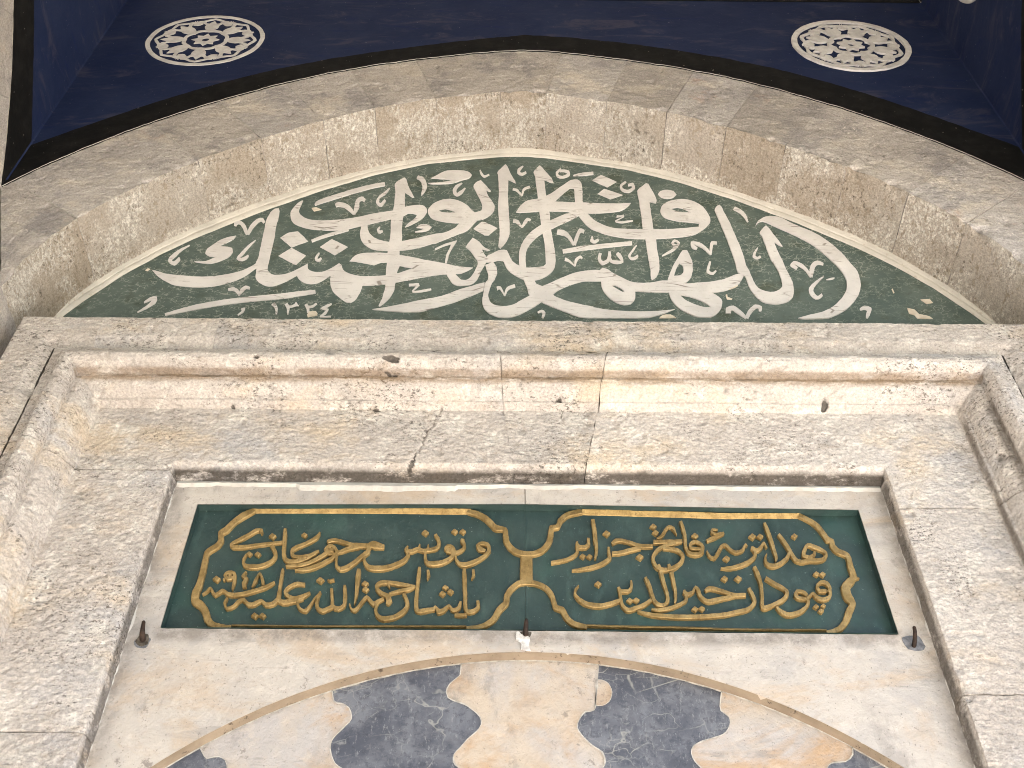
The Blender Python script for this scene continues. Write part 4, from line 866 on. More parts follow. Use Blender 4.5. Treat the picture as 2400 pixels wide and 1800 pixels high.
def voussoir(name, t, mp, top, bot, depth, seedv, off):
    """one arch stone: top=(xL,xR) on the extrados, bot=(xL,xR) on the intrados"""
    rnd = random.Random(seedv)
    dd = rnd.uniform(-.0015, .001); dr = rnd.uniform(-.0012, .0012)
    wd = abs(bot[1] - bot[0])
    fine = mp is map_back
    nx, nz, nd = (max(6, int(wd / .0065)), 56, 44) if fine else (6, 8, 6)
    gp = rnd.choice((.0003, .0005, .0009))
    def ex(x): return EXTR(x) - .0015
    def it(x): return INTR(x) + off(x) + dr
    vs, fs, mi = [], [], []
    def pt(u, w):
        xt = (top[0] + gp) + (top[1] - top[0] - 2 * gp) * u; xb = (bot[0] + gp) + (bot[1] - bot[0] - 2 * gp) * u
        zt, zb = ex(xt), it(xb)
        return xt + (xb - xt) * w, zt + (zb - zt) * w
    dl = []
    def disp(x, d, z, k, edge, face):
        v = noise.noise_vector(Vector((x * 16 + seedv, d * 16, z * 16)))
        if not fine:
            dl.append(0.0); return x, d + v.y * .002, z + v.z * .002 * k
        p = Vector((x, d, z))
        v2 = noise.noise_vector(p * 58)
        v3 = noise.noise(p * 95)
        sp = max(0.0, noise.noise(p * 24 + Vector((seedv, 0, 0))) - .34) * .014
        ch = max(0.0, noise.noise(p * 15 + Vector((0, seedv, 4))) - .05) * .034 * edge
        dirt_shade = max(0.0, noise.noise(p * 62) - .10) * 1.7 * max(0.0, noise.noise(p * 5) + .10) + sp * 30 + ch * 16
        dl.append(dirt_shade)
        y_in = (v.y * .0022 + v2.y * .0015 + v3 * .0009 + (sp if face else 0) + ch * .7)
        z_up = (v.z * .003 + v2.z * .0018 + (v3 * .0012 + sp if not face else 0) + ch)
        return x + (v.x * .0012 + v2.x * .0008) * k, d + y_in, z + z_up * max(k, edge)
    grid = []
    for w in range(nz + 1):                    # face, from extrados down to the arris
        row = []
        for u in range(nx + 1):
            x, z = pt(u / nx, w / nz); x, d, z = disp(x, dd, z, 1.0 if w == nz else .3, max(0.0, 1 - (1 - w / nz) * 7), True)
            row.append(len(vs)); vs.append(mp(x, d, z))
        grid.append(row)
    for k in range(1, nd + 1):                 # soffit, from the arris inwards
        row = []
        for u in range(nx + 1):
            x, z = pt(u / nx, 1.0); x, d, z = disp(x, dd + (depth - dd) * k / nd, z, 1.0, max(0.0, 1 - k / nd * 6), False)
            row.append(len(vs)); vs.append(mp(x, d, z))
        grid.append(row)
    for i in range(len(grid) - 1):
        for u in range(nx):
            fs.append((grid[i][u], grid[i + 1][u], grid[i + 1][u + 1], grid[i][u + 1])); mi.append(0 if i < nz else 1)
    # side cheeks
    for u, fl in ((0, False), (nx, True)):
        xt, zt = pt(u / nx, 0); 
        b = len(vs); vs.append(mp(xt, depth, zt)); dl.append(0.0)
        lp = [grid[i][u] for i in range(len(grid))] + [b]
        fs.append(tuple(lp if not fl else lp[::-1])); mi.append(0)
    o = mesh(name, vs, fs, [M_FACE, M_SOFF], t, mi)
    o.data.attributes.new('dirt_shade', 'FLOAT', 'POINT').data.foreach_set('value', dl)
    return o

# ------------------------------------------------------------------ back wall of the bay: blue wall above, arch of voussoirs
t = thing('blue_wall', 'dark blue painted wall above the stone arch, edged with a black band', 'wall', (0, 0, 6.2))
lunette(t, map_back, .5, 1.0)
BACK_BLUE = t
t = thing('stone_arch', 'wide shallow arch of weathered grey stones framing the green lunette', 'arch', (0, 0, 4.5))
J = [(-1.80, 4.85, -1.600, 4.50), (-1.771, 4.889, -1.484, 4.719), (-1.4, 5.35, -1.168, 5.068), (-1.188, 5.52, -.972, 5.25), (-.953, 5.68, -.765, 5.377), (-.708, 5.8, -.581, 5.52), (-.451, 5.89, -.352, 5.585), (-.165, 5.99, -.103, 5.64),
     (.152, 5.99, .079, 5.63), (.417, 5.93, .311, 5.56), (.679, 5.83, .536, 5.48), (.918, 5.7, .747, 5.38), (1.157, 5.55, .945, 5.24), (1.376, 5.37, 1.134, 5.09), (1.584, 5.187, 1.309, 4.94), (1.741, 5.01, 1.45, 4.7), (1.80, 4.85, 1.60, 4.4)]
for i in range(len(J) - 1):
    a, b = J[i], J[i + 1]
    voussoir('voussoir', t, map_back, (a[0], b[0]), (a[2], b[2]), .285, i * 3.7 + 1, lambda x: tilt(x))
# pale mortar left in some of the face joints
for i, (k0, k1) in ((2, (.1, .75)), (3, (0, 1)), (8, (.1, .95)), (9, (.2, .7)), (11, (0, .6)), (1, (.3, 1))):
    a = J[i]; vs, fs = [], []
    n = 24
    za, zb = EXTR(a[0]) - .004, INTR(a[2]) + tilt(a[2]) + .003
    for k in range(n + 1):
        q = k0 + (k1 - k0) * k / n
        x = a[0] + (a[2] - a[0]) * q; zz = za + (zb - za) * q
        w = .0016 + .0016 * noise.noise(Vector((q * 20, i, 0)))
        x += .0015 * noise.noise(Vector((q * 14, i, 3)))
        vs += [(x - w, -.0032, zz - w), (x + w, -.0032, zz + w)]
    for k in range(n): fs.append((2 * k, 2 * k + 1, 2 * k + 3, 2 * k + 2) if zb > za else (2 * k, 2 * k + 2, 2 * k + 3, 2 * k + 1))
    mesh('mortar_line', vs, fs, M_GROUT, t)
# springing stones below the arch on both sides
for s in (-1, 1):
    for k, (z0, z1) in enumerate(((4.06, 4.40), (3.70, 4.057))):
        x0, x1 = sorted((s * 1.60, s * 1.80))
        v, f = box_geo(x0, x1, .004 * k, .285, z0, z1)
        mesh('springing_stone', v, f, M_FACE, t)
    x0, x1 = sorted((s * 1.76, s * 1.80))

# ------------------------------------------------------------------ side and front arches of the porch bay
for nm, mp, lab in (('left', map_left, 'dark blue side wall turning towards the viewer at the left edge'), ('right', map_right, 'darker blue side wall turning towards the viewer at the right edge'), ('front', map_front, 'outer arch wall of the porch behind the viewer')):
    t = thing('porch_wall', lab, 'wall', mp(0, 0, 6.2))
    lunette(t, mp, .45, 0.0)
    if nm == 'left':
        lp = [(-1.62, .0), (1.62, .0)] + [(x, INTR(x) + .02) for x in lin(1.62, -1.62, 50)]
        v, f = flat_poly([lp], .30, .44)
        mesh('light_block_wall', [mp(*p) for p in v], f, M_WALL, t)  # added wall in the unseen left arch, cuts light coming from the left
    xs = [-1.80, -1.60, -1.39, -1.17, -.94, -.7, -.45, -.15, .15, .45, .7, .94, 1.17, 1.39, 1.60, 1.80]
    xi = [-1.60, -1.37, -1.16, -.96, -.76, -.57, -.35, -.1, .1, .35, .57, .76, .96, 1.16, 1.37, 1.60]
    for i in range(len(xs) - 1):
        voussoir('voussoir', t, mp, (xs[i], xs[i + 1]), (xi[i], xi[i + 1]), .45, i * 5.1 + len(lab), lambda x: 0.0)

# corner fillets between the back wall and the side walls
for s, lab in ((-1, 'thin scraped plaster seam in the left corner of the blue walls'), (1, 'thin plaster seam in the right corner of the blue walls')):
    vs, fs = [], []
    n = 80
    for i in range(n + 1):
        z = 4.93 + (WALL_TOP - .004 - 4.93) * i / n
        w = .004 + .002 * noise.noise(Vector((z * 20, s, 0)))
        x = s * (HALF - .0025); y = -.0085
        vs += [(x - s * (w + .004), y + .0015, z), (x - s * w * .6, y - w * .6, z), (x - s * -.0005, y - w - .004, z)]
    for i in range(n):
        for j in range(2):
            k = 3 * i + j
            fs.append((k, k + 3, k + 4, k + 1) if s < 0 else (k, k + 1, k + 4, k + 3))
    o = mesh('corner_seam', vs, fs, M_BLUE)
    o.parent = BACK_BLUE; o.location = -BACK_BLUE.location

# ------------------------------------------------------------------ porch roof, piers and columns (overhead and behind the viewer)
t = thing('porch_vault', 'pale plastered vault roofing the porch bay', 'vault', (0, -HALF, 7.0))
vs, fs = [], []
n = 24; z0 = WALL_TOP + .17
for i in range(n + 1):
    for j in range(n + 1):
        x = -HALF + 2 * HALF * i / n; y = -2 * HALF + 2 * HALF * j / n
        k = max(abs(x), abs(y + HALF)) / HALF
        vs.append((x, y, z0 + .85 * math.sqrt(max(0, 1 - k * k))))
for i in range(n):
    for j in range(n):
        a = i * (n + 1) + j; fs.append((a, a + 1, a + n + 2, a + n + 1))
mesh('vault_shell', vs, fs, M_DOME, t, smooth=True)
mesh('roof_slab', *box_geo(-2.7, 2.7, -4.3, .9, 7.62, 7.80), M_WALL, t)
mesh('parapet', *join([box_geo(-2.7, -2.25, -4.3, .9, 6.9, 7.62), box_geo(2.25, 2.7, -4.3, .9, 6.9, 7.62), box_geo(-2.25, 2.25, -4.3, -4.05, 6.9, 7.62)]), M_WALL, t)
for s, lab in ((-1, 'round stone column at the front left of the porch'), (1, 'round stone column at the front right of the porch')):
    t = thing('porch_column', lab, 'column', (s * 1.93, -3.73, 0))
    def lathe(pr, cx, cy, seg=28):
        vs, fs = [], []
        for r, z in pr:
            for k in range(seg):
                a = 2 * math.pi * k / seg; vs.append((cx + r * math.cos(a), cy + r * math.sin(a), z))
        for i in range(len(pr) - 1):
            for k in range(seg):
                fs.append((i * seg + k, i * seg + (k + 1) % seg, (i + 1) * seg + (k + 1) % seg, (i + 1) * seg + k))
        return vs, fs
    cx, cy = s * 1.93, -3.73
    mesh('base', *lathe([(.30, 0), (.30, .12), (.26, .16), (.24, .24), (.21, .28)], cx, cy), M_WALL, t, smooth=False)
    mesh('shaft', *lathe([(.205, .28), (.20, 2.0), (.185, 3.6)], cx, cy), M_WALL, t, smooth=True)
    mesh('capital', *lathe([(.19, 3.6), (.21, 3.64), (.20, 3.7), (.24, 3.85), (.31, 4.02), (.31, 4.08)], cx, cy), M_WALL, t)
    mesh('pier', *box_geo(cx - .32, cx + .32, cy - .32, cy + .32, 4.08, 4.9), M_WALL, t)

# ------------------------------------------------------------------ tomb wall behind everything
t = thing('tomb_wall', 'plain stone wall of the tomb, seen in the narrow gap beside the door frame', 'wall', (0, .7, 0))
mesh('wall_core', *box_geo(-4.5, 4.5, .30, .9, 2.75, 8.2), M_WALL, t)
mesh('wall_wing', *box_geo(-4.5, -1.803, .0, .298, 0, 8.2), M_WALL, t)
mesh('wall_wing', *box_geo(1.803, 4.5, .0, .298, 0, 8.2), M_WALL, t)
mesh('wall_foot', *join([box_geo(-4.5, -.72, .30, .9, 0, 2.748), box_geo(.72, 4.5, .30, .9, 0, 2.748)]), M_WALL, t)
mesh('wall_pier', *join([box_geo(-1.80, -1.57, .012, .298, 0, 3.697), box_geo(1.57, 1.80, .012, .298, 0, 3.697)]), M_WALL, t)
mesh('door_leaf', *box_geo(-.72, .72, .62, .68, 0, 2.745), mat_simple('brown_door_wood', (.10, .055, .03), (.06, .035, .02), 12, .6), t)

# ------------------------------------------------------------------ painted lunette
t = thing('painted_lunette', 'green painted lunette with large white arabic calligraphy under the arch', 'tympanum', (0, .26, 4.4))
xs = lin(-1.62, 1.62, 150)
gz = lambda x: GREO(x) + tilt(x) + rough(x, .0015, 40, 2)
loop = [(x, gz(x)) for x in xs if gz(x) > 4.26] 
loop = [(loop[0][0], 4.22)] + loop + [(loop[-1][0], 4.22)]
v, f = flat_poly([loop[::-1]], .26, None)
mesh('green_plaster', v, f, M_GREEN, t)
# raised rim: small coved moulding between soffit and paint
prof = [(0.0, .2585), (.06, .2555), (.22, .2535), (.34, .2545), (.42, .2575), (.48, .2545), (.75, .2515), (1.0, .249), (1.0, .262)]
vs, fs = [], []
xr = lin(-1.63, 1.63, 170)
for x in xr:
    g0 = GREO(x) + tilt(x) + rough(x, .002, 40, 2) - .002
    x2 = x * 1.012; g1 = FILO(x2) + tilt(x2) + .006 + rough(x, .006, 22, 6)
    for k, d in prof:
        wv = .0015 * noise.noise(Vector((x * 25, k * 4, 7)))
        vs.append((x + (x2 - x) * k, d + wv, g0 + (g1 - g0) * k))
m = len(prof)
for i in range(len(xr) - 1):
    for j in range(m - 1):
        a = i * m + j; fs.append((a, a + m, a + m + 1, a + 1))
mesh('plaster_rim', vs, fs, M_RIM, t, smooth=False)
# lettering: every stroke is its own thin coat of paint
U = .0002
cnt = 0
def dec(a): return [(a[i] * U, a[i + 1] * U) for i in range(0, len(a), 2)]
for (nm, kind), items in TYMPANUM.items():
    mt = M_CHIP if nm == 'plaster_chip' else M_LET
    for it in items:
        cnt += 1
        lift = .0016 + .00013 * (cnt % 23)
        if kind == 'S':
            v, f = ribbon_geo(it, .26, lift, 'flat', .0014)
            mesh(nm, v, f, mt, t)
        else:
            loops = []
            for q, l in enumerate([it[0]] + it[1]):
                p = cat_rom(dec(l), unit=.010)
                loops.append([jit(c, .0014, 120, cnt * 1.3) for c in p])
            v, f = flat_poly(loops, .26 - lift, .2605)
            mesh(nm, v, f, mt, t)

# ------------------------------------------------------------------ carved door frame
FX, FZ = 1.545, 4.285
def resamp(pl, st=.0045):
    out = []
    for (u0, d0), (u1, d1) in zip(pl, pl[1:]):
        k = max(1, int(math.hypot(u1 - u0, d1 - d0) / st))
        for i in range(k): out.append((u0 + (u1 - u0) * i / k, d0 + (d1 - d0) * i / k))
    out.append(pl[-1]); return out
PROF_FASCIA = resamp([(0, .28), (0, .087), (.006, .081), (.05, .080), (.094, .081), (.104, .0855), (.118, .092), (.133, .0975), (.1332, .1000), (.115, .1005), (.114, .145)])
PROF_INNER = resamp([(.118, .14), (.118, .1065), (.1395, .1065), (.140, .094), (.144, .088), (.168, .0835), (.170, .080), (.177, .069), (.188, .062), (.199, .060), (.211, .063), (.222, .073), (.229, .088), (.2295, .114), (.2415, .115), (.2445, .118), (.250, .1215), (.261, .130), (.271, .142), (.279, .157), (.281, .163), (.287, .164), (.296, .190), (.31, .190), (.40, .189), (.505, .190), (.511, .191), (.527, .205), (.530, .212), (.543, .236), (.545, .275)])
def uj(u):   # jamb mouldings have a wider flat band than the lintel
    if u <= .298: return u
    if u <= .511: return .298 + (u - .298) * (.557 - .298) / (.511 - .298)
    return .557 + (u - .511) * .30
HOLES = [(-.79, 4.075, .012, .02), (-.395, 4.074, .026, .012), (.09, 4.004, .008, .014), (.865, 4.0, .012, .012), (-.86, 3.99, .010, .010), (-.44, 3.985, .012, .010), (-.27, 4.12, .006, .012)]
def frame_stone(name, t, prof, stations, seed, mats=None, amp=1.0):
    """stations: list of functions (u,d) -> (x,z)"""
    m = len(prof); vs, fs, dl = [], [], []
    for st in stations:
        for u, d in prof:
            x, z = st(u, d)
            p = Vector((x, d, z))
            if z < 2.6 or d > .245:
                vs.append((x, d, z)); dl.append(0.0); continue
            a = noise.noise_vector(p * 9 + Vector((seed, 0, 0))) * .0016
            c = noise.noise_vector(p * 72) * .0013
            # shallow tooling furrows, crumbs and spalls
            q = Vector((p.x * 40, p.y * 48, p.z * 54 + p.x * 6))
            fur = noise.noise(q) * .0014 + noise.noise(p * 98) * .0011
            sp = max(0.0, noise.noise(p * 26 + Vector((5, seed, 1))) - .36)
            br = max(0.0, noise.noise(p * 13 + Vector((9, 2, seed))) - .54) * .030
            w = a + c
            dt = max(0, noise.noise(p * 66) - .10) * (1.1 * max(0, noise.noise(p * 5 + Vector((3, 3, 3))) + .05)) + sp * .8 + br * 25
            if .113 < u < .1398 and d > .0985: dt = 1.0  # open joint slot painted dark, standing in for the shade inside it
            if u > .135:
                for hx, hz, hr, hd in HOLES:
                    e = math.hypot((x - hx) / hr, (z - hz) / (hr * .62)) + .75 * noise.noise(p * 40) + .35 * noise.noise(p * 90)
                    if e < 1: br += hd * (1 - e * e); dt = max(dt, 1.0 if e < .82 else .4)  # dirt in the holes, also painting in their inner shade
                # the old crack running down the lintel left of the key block
                if .29 < u < .53 and -.5 < x < -.1:
                    cx = -.268 - (3.955 - z) * .32 + .013 * noise.noise(Vector((z * 22, 4, 1))) + .006 * noise.noise(Vector((z * 75, 4, 1)))
                    wc = .0028 + .0016 * noise.noise(Vector((z * 30, 9, 1))) + (.004 if u > .50 else 0)
                    if abs(x - cx) < wc: br += .005; dt = max(dt, .42 + .3 * noise.noise(Vector((z * 26, 2, 1))) + (.3 if u > .48 else 0))
            dl.append(dt)
            vs.append((p.x + w.x, p.y + w.y + fur + sp * .016 + br, p.z + w.z + (sp * .008 + br * .5 if u > .14 else 0)))
    for i in range(len(stations) - 1):
        for j in range(m - 1):
            k = i * m + j
            fs.append((k, k + 1, k + m + 1, k + m))
    fs.append(tuple(range(m - 1, -1, -1))); fs.append(tuple(range((len(stations) - 1) * m, len(stations) * m)))
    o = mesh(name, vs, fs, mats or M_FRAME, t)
    o.data.attributes.new('dirt_shade', 'FLOAT', 'POINT').data.foreach_set('value', dl)
    return o
def st_jamb(s, z):           # straight station on a jamb
    return lambda u, d: (s * (FX - uj(u)), z)
def run_jamb(s, z0, z1=None, n=None):
    out = []
    n = n or max(2, int(((z1 if z1 else 4.1) - z0) / (.0055 if (z1 or 9) > 2.7 else .05)))
    for i in range(n + 1):
        k = i / n
        if z1 is None: out.append(lambda u, d, k=k: (s * (FX - uj(u)), z0 + (FZ - u - z0) * k))
        else: out.append(lambda u, d, k=k: (s * (FX - uj(u)), z0 + (z1 - z0) * k))
    return out
def run_top(xa, xb, n=None):
    """xa, xb: functions (u,d)->x"""
    n = n or max(3, int(abs(xb(.2, .1) - xa(.2, .1)) / .0055))
    return [lambda u, d, k=i / n: (xa(u, d) + (xb(u, d) - xa(u, d)) * k, FZ - u) for i in range(n + 1)]
mit = lambda s: (lambda u, d: s * (FX - uj(u)))
gapn = lambda u, k: max(.15, 1 + 2.2 * noise.noise(Vector((u * 30, k, 2))))
keyl = lambda o: (lambda u, d: -.094 + (u - .12) * .125 + o * gapn(u, 1) + .004 * noise.noise(Vector((u * 22, 1, 0))))
keyr = lambda o: (lambda u, d: .238 - (u - .12) * .20 + o * gapn(u, 5) + .004 * noise.noise(Vector((u * 22, 7, 0))))
con = lambda x: (lambda u, d: x + .003 * noise.noise(Vector((u * 30, x, 0))))
t = thing('door_frame', 'weathered limestone door frame with roll moulding around the inscription', 'door frame', (0, .08, 2.7))
# fascia course
G2 = .0007
frame_stone('fascia_stone', t, PROF_FASCIA, run_jamb(-1, 3.74) + run_top(mit(-1), con(-1.294 - G2)), 1)
frame_stone('fascia_stone', t, PROF_FASCIA, run_top(con(-1.294 + G2), con(-.94 - G2)), 2)
frame_stone('fascia_stone', t, PROF_FASCIA, run_top(con(-.94 + G2), con(.30 - G2)), 3)
frame_stone('fascia_stone', t, PROF_FASCIA, run_top(con(.30 + G2), mit(1)) + run_jamb(1, 3.52)[::-1], 4)
for s, zs in ((-1, (3.737, 2.955, 2.2, 1.4, .7, .02)), (1, (3.517, 3.043, 2.3, 1.5, .8, .02))):
    for i in range(len(zs) - 1):
        ru = run_jamb(s, zs[i + 1] + .003, zs[i])
        frame_stone('fascia_stone', t, PROF_FASCIA, ru if s < 0 else ru[::-1], 10 + i * s)
# lintel with its key block; the left corner stone turns down the jamb
frame_stone('lintel_stone', t, PROF_INNER, run_jamb(-1, 3.74) + run_top(mit(-1), keyl(-.0006)), 21)
frame_stone('key_block', t, PROF_INNER, run_top(keyl(.0006), keyr(-.0010)), 23)
frame_stone('lintel_stone', t, PROF_INNER, run_top(keyr(.0010), mit(1)) + run_jamb(1, 3.62)[::-1], 24)
for s, zs in ((-1, (3.736, 2.93, 2.1, 1.3, .6, .02)), (1, (3.617, 3.043, 2.3, 1.5, .8, .02))):
    for i in range(len(zs) - 1):
        ru = run_jamb(s, zs[i + 1] + .003, zs[i])
        frame_stone('jamb_stone', t, PROF_INNER, ru if s < 0 else ru[::-1], 30 + i * s)
# ragged lime bead between lintel and marble
vs, fs = [], []
xs = lin(-.975, .975, 200)
for x in xs:
    w = .017 + .007 * noise.noise(Vector((x * 9, 0, 0))) + .005 * noise.noise(Vector((x * 40, 2, 0)))
    if abs(x + .42) < .22: w += .012
    vs += [(x, .262, 3.744), (x, .236, 3.741), (x, .2325 + .002 * noise.noise(Vector((x * 30, 5, 0))), 3.741 - w * .5), (x, .2395, 3.741 - w)]
for i in range(len(xs) - 1):
    for j in range(3):
        k = 4 * i + j; fs.append((k, k + 1, k + 5, k + 4))
mesh('lime_bead', vs, fs, M_WHITE, t)
for s in (-1, 1):
    vs, fs = [], []
    zs = lin(2.6, 3.735, 120)
    for z in zs:
        w = .006 + .008 * max(0, noise.noise(Vector((z * 13, s, 0)))) + .004 * noise.noise(Vector((z * 50, s, 1)))
        vs += [(s * .992, .238, z), (s * (.984 - w * .4), .236, z), (s * (.984 - w), .2395, z)]
    for i in range(len(zs) - 1):
        for j in range(2):
            k = 3 * i + j; q = (k, k + 3, k + 4, k + 1)
            fs.append(q if s < 0 else q[::-1])
    mesh('lime_bead', vs, fs, M_WHITE, t)

# ------------------------------------------------------------------ marble slab with the arched rebate
AR, AZ = 1.287, 1.901
def arc(x): return AZ + math.sqrt(max(0, AR * AR - x * x))
t = thing('marble_slab', 'smooth pale marble slab between the inscription and the door arch', 'slab', (0, .24, 2.7))
CX = -.0105
def arcpts(x0, x1, n=40): return [(x, arc(x)) for x in lin(x0, x1, n)]
left = [(-.985, 3.744), (CX - .0012, 3.744), (CX - .0012, 3.669), (-.903, 3.659), (-.905, 3.248), (CX - .0012, 3.249)] + arcpts(CX - .0012, -.985)
right = [(.985, 3.744), (.985, arc(.985))] + arcpts(.985, CX + .0012)[1:] + [(CX + .0012, 3.249), (.902, 3.2455), (.898, 3.657), (CX + .0012, 3.669), (CX + .0012, 3.744)]
for lp in (left, right):
    lp2 = []
    for i, p in enumerate(lp):       # subdivide so that edges can wander
        q = lp[(i + 1) % len(lp)]
        k = max(1, int(math.hypot(q[0] - p[0], q[1] - p[1]) / .02))
        for j in range(k): lp2.append((p[0] + (q[0] - p[0]) * j / k, p[1] + (q[1] - p[1]) * j / k))
    lp2 = [jit(p, .0012, 45, 2) for p in lp2]
    v, f = flat_poly([lp2], .24, .2745)
    mesh('marble_stone', v, f, M_SLAB, t)

vs, fs = [], []
xs = lin(-.984, .984, 220)
for x in xs:
    z = arc(x) - .0012 + .0008 * noise.noise(Vector((x * 40, 0, 0)))
    vs += [(x, .2412, z + .0004), (x, .2560, z - .0002), (x, .2729, z - .0010)]
for i in range(len(xs) - 1):
    for j in range(2):
        k = 3 * i + j; fs.append((k, k + 1, k + 4, k + 3))
mesh('ochre_rebate', vs, fs, M_OCHRE, t)

# ------------------------------------------------------------------ gilded inscription
t = thing('inscription_panel', 'dark green sunken panel with raised gold arabic lettering in two cartouches', 'inscription', (0, .264, 3.25))
PY = .264
for pl in ([(-.9010, 3.6560), (CX - .0003, 3.6660), (CX - .0003, 3.2520), (-.9030, 3.2510)], [(CX + .0003, 3.6660), (.8960, 3.6540), (.9000, 3.2485), (CX + .0003, 3.2520)]):
    x = [p[0] for p in pl]
    v, f = flat_poly([pl[::-1]], PY, None)
    # painted sides of the sunk field
    outer = pl
    assert len(outer) == 4
    n = len(v)
    wv = [(p[0], .2388, p[1]) for p in outer] + [(p[0], PY, p[1]) for p in outer]
    wf = []
    for i in range(4):
        if abs(outer[i][0] - CX) < .01 and abs(outer[(i + 1) % 4][0] - CX) < .01: continue
        wf.append((i, (i + 1) % 4, (i + 1) % 4 + 4, i + 4))
    vv, ff = join([(v, f), (wv, wf)])
    mesh('green_field', vv, ff, M_PANEL, t)
for (nm, kind), items in GILT.items():
    for it in items:
        cnt += 1
        if kind == 'S':
            mode = {'border_top_bar': 'down', 'border_bottom_bar': 'up'}.get(nm, 'letter')
            h = .010 if mode != 'letter' else (.0085 if nm == 'cartouche_border' else .0095) + .0001 * (cnt % 11)
            if mode == 'up': it = [q if i % 2 == 0 else q + 45 for i, q in enumerate(it)]
            v, f = ribbon_geo(it, PY, h, mode, .0009)
            mesh(nm, v, f, M_GOLD, t)
        else:
            p = dec(it[0])
            c = (sum(q[0] for q in p) / 4, sum(q[1] for q in p) / 4)
            p2 = []
            for i in range(4):
                a, b = p[i], p[(i + 1) % 4]
                p2 += [(a[0] * .94 + b[0] * .06, a[1] * .94 + b[1] * .06), ((a[0] + b[0]) / 2 * 1.0, (a[1] + b[1]) / 2), (a[0] * .06 + b[0] * .94, a[1] * .06 + b[1] * .94)]
            inn = [(c[0] + (q[0] - c[0]) * .66, c[1] + (q[1] - c[1]) * .66) for q in p2]
            n = len(p2)
            vs = [(q[0], PY, q[1]) for q in p2] + [(q[0] * .7 + w[0] * .3, PY - .008, q[1] * .7 + w[1] * .3) for q, w in zip(p2, inn)] + [(q[0], PY - .010, q[1]) for q in inn]
            area = sum(p2[i][0] * p2[(i + 1) % n][1] - p2[(i + 1) % n][0] * p2[i][1] for i in range(n))
            fs = []
            for r in range(2):
                for i in range(n):
                    q = (r * n + i, r * n + (i + 1) % n, (r + 1) * n + (i + 1) % n, (r + 1) * n + i)
                    fs.append(q if area > 0 else q[::-1])
            q = tuple(range(2 * n, 3 * n)); fs.append(q if area > 0 else q[::-1])
            mesh('letter_dot', vs, fs, M_GOLD, t)

# ------------------------------------------------------------------ joggled door arch
t = thing('door_arch', 'joggled door arch of interlocking slate blue and honey marble stones', 'arch', (0, .273, 2.5))
JY = .273
RI = .93
def inz(x): return AZ + math.sqrt(max(.0001, RI * RI - x * x))
JL = [(-.166, 3.183), (-.168, 3.142), (-.178, 3.131), (-.192, 3.116), (-.199, 3.095), (-.194, 3.08), (-.176, 3.07), (-.154, 3.062), (-.132, 3.045), (-.117, 3.029), (-.114, 3.009), (-.126, 2.989), (-.143, 2.973), (-.16, 2.95), (-.173, 2.934), (-.173, 2.915), (-.162, 2.901), (-.14, 2.886), (-.127, 2.866), (-.13, 2.83)]
JR = [(.167, 3.177), (.161, 3.134), (.155, 3.09), (.149, 3.05), (.127, 3.044), (.112, 3.023), (.107, 3.003), (.117, 2.983), (.137, 2.96), (.161, 2.941), (.166, 2.918), (.159, 2.903), (.14, 2.888), (.127, 2.866), (.13, 2.83)]
JLL = [(-.471, 3.108), (-.46, 3.067), (-.442, 3.062), (-.423, 3.05), (-.414, 3.022), (-.424, 3.006), (-.437, 2.989), (-.449, 2.973), (-.454, 2.956), (-.451, 2.935), (-.438, 2.909), (-.422, 2.897), (-.402, 2.88), (-.392, 2.85), (-.376, 2.78)]
JRR = [(.456, 3.092), (.443, 3.062), (.444, 3.05), (.46, 3.034), (.458, 3.01), (.44, 2.988), (.399, 2.974), (.369, 2.958), (.362, 2.939), (.368, 2.92), (.38, 2.905), (.392, 2.89), (.388, 2.85), (.372, 2.78)]
JL3 = [(-.755, 2.957), (-.741, 2.936), (-.726, 2.918), (-.713, 2.922), (-.7, 2.923), (-.685, 2.915), (-.678, 2.903), (-.672, 2.88), (-.66, 2.85), (-.655, 2.81), (-.63, 2.77), (-.59, 2.72), (-.575, 2.66)]
JR3 = [(.732, 2.953), (.726, 2.94), (.718, 2.93), (.705, 2.922), (.69, 2.921), (.673, 2.918), (.660, 2.905), (.652, 2.88), (.655, 2.85), (.64, 2.80), (.61, 2.76), (.58, 2.72), (.56, 2.66)]
END_L = [(-.975, 2.735), (-.86, 2.63), (-.72, 2.50)]
END_R = [(.975, 2.735), (.86, 2.63), (.72, 2.50)]
bnd = [END_L, JL3, JLL, JL, JR, JRR, JR3, END_R]
bs = []
for b in bnd:
    b = [(b[0][0], arc(b[0][0]) + .012)] + b[1:-1] + [(b[-1][0], inz(b[-1][0]))]
    bs.append(cat_rom(b, closed=False, corner=80, unit=.008))
mts = [M_DARK, M_CREAM, M_DARK, M_CREAM, M_DARK, M_CREAM, M_DARK]
for i, mt in enumerate(mts):
    a, b = bs[i], bs[i + 1]
    top = [(x, arc(x) + .012) for x in lin(b[0][0], a[0][0], 24)][1:-1]
    bot = [(x, inz(x)) for x in lin(a[-1][0], b[-1][0], 12)][1:-1]
    lp = a + bot + b[::-1] + top
    v, f = flat_poly([lp], JY + .0003 * (i % 3), JY + .09)
    mesh('joggled_stone', v, f, mt, t)
LOBE = [(.157, 3.132), (.172, 3.131), (.186, 3.121), (.193, 3.098), (.185, 3.073), (.168, 3.062), (.1525, 3.061)]
lob = cat_rom(LOBE, closed=True, corner=80, unit=.008)
v, f = flat_poly([lob], JY - .0012, JY + .01)
mesh('inset_patch', v, f, M_CREAM, t)
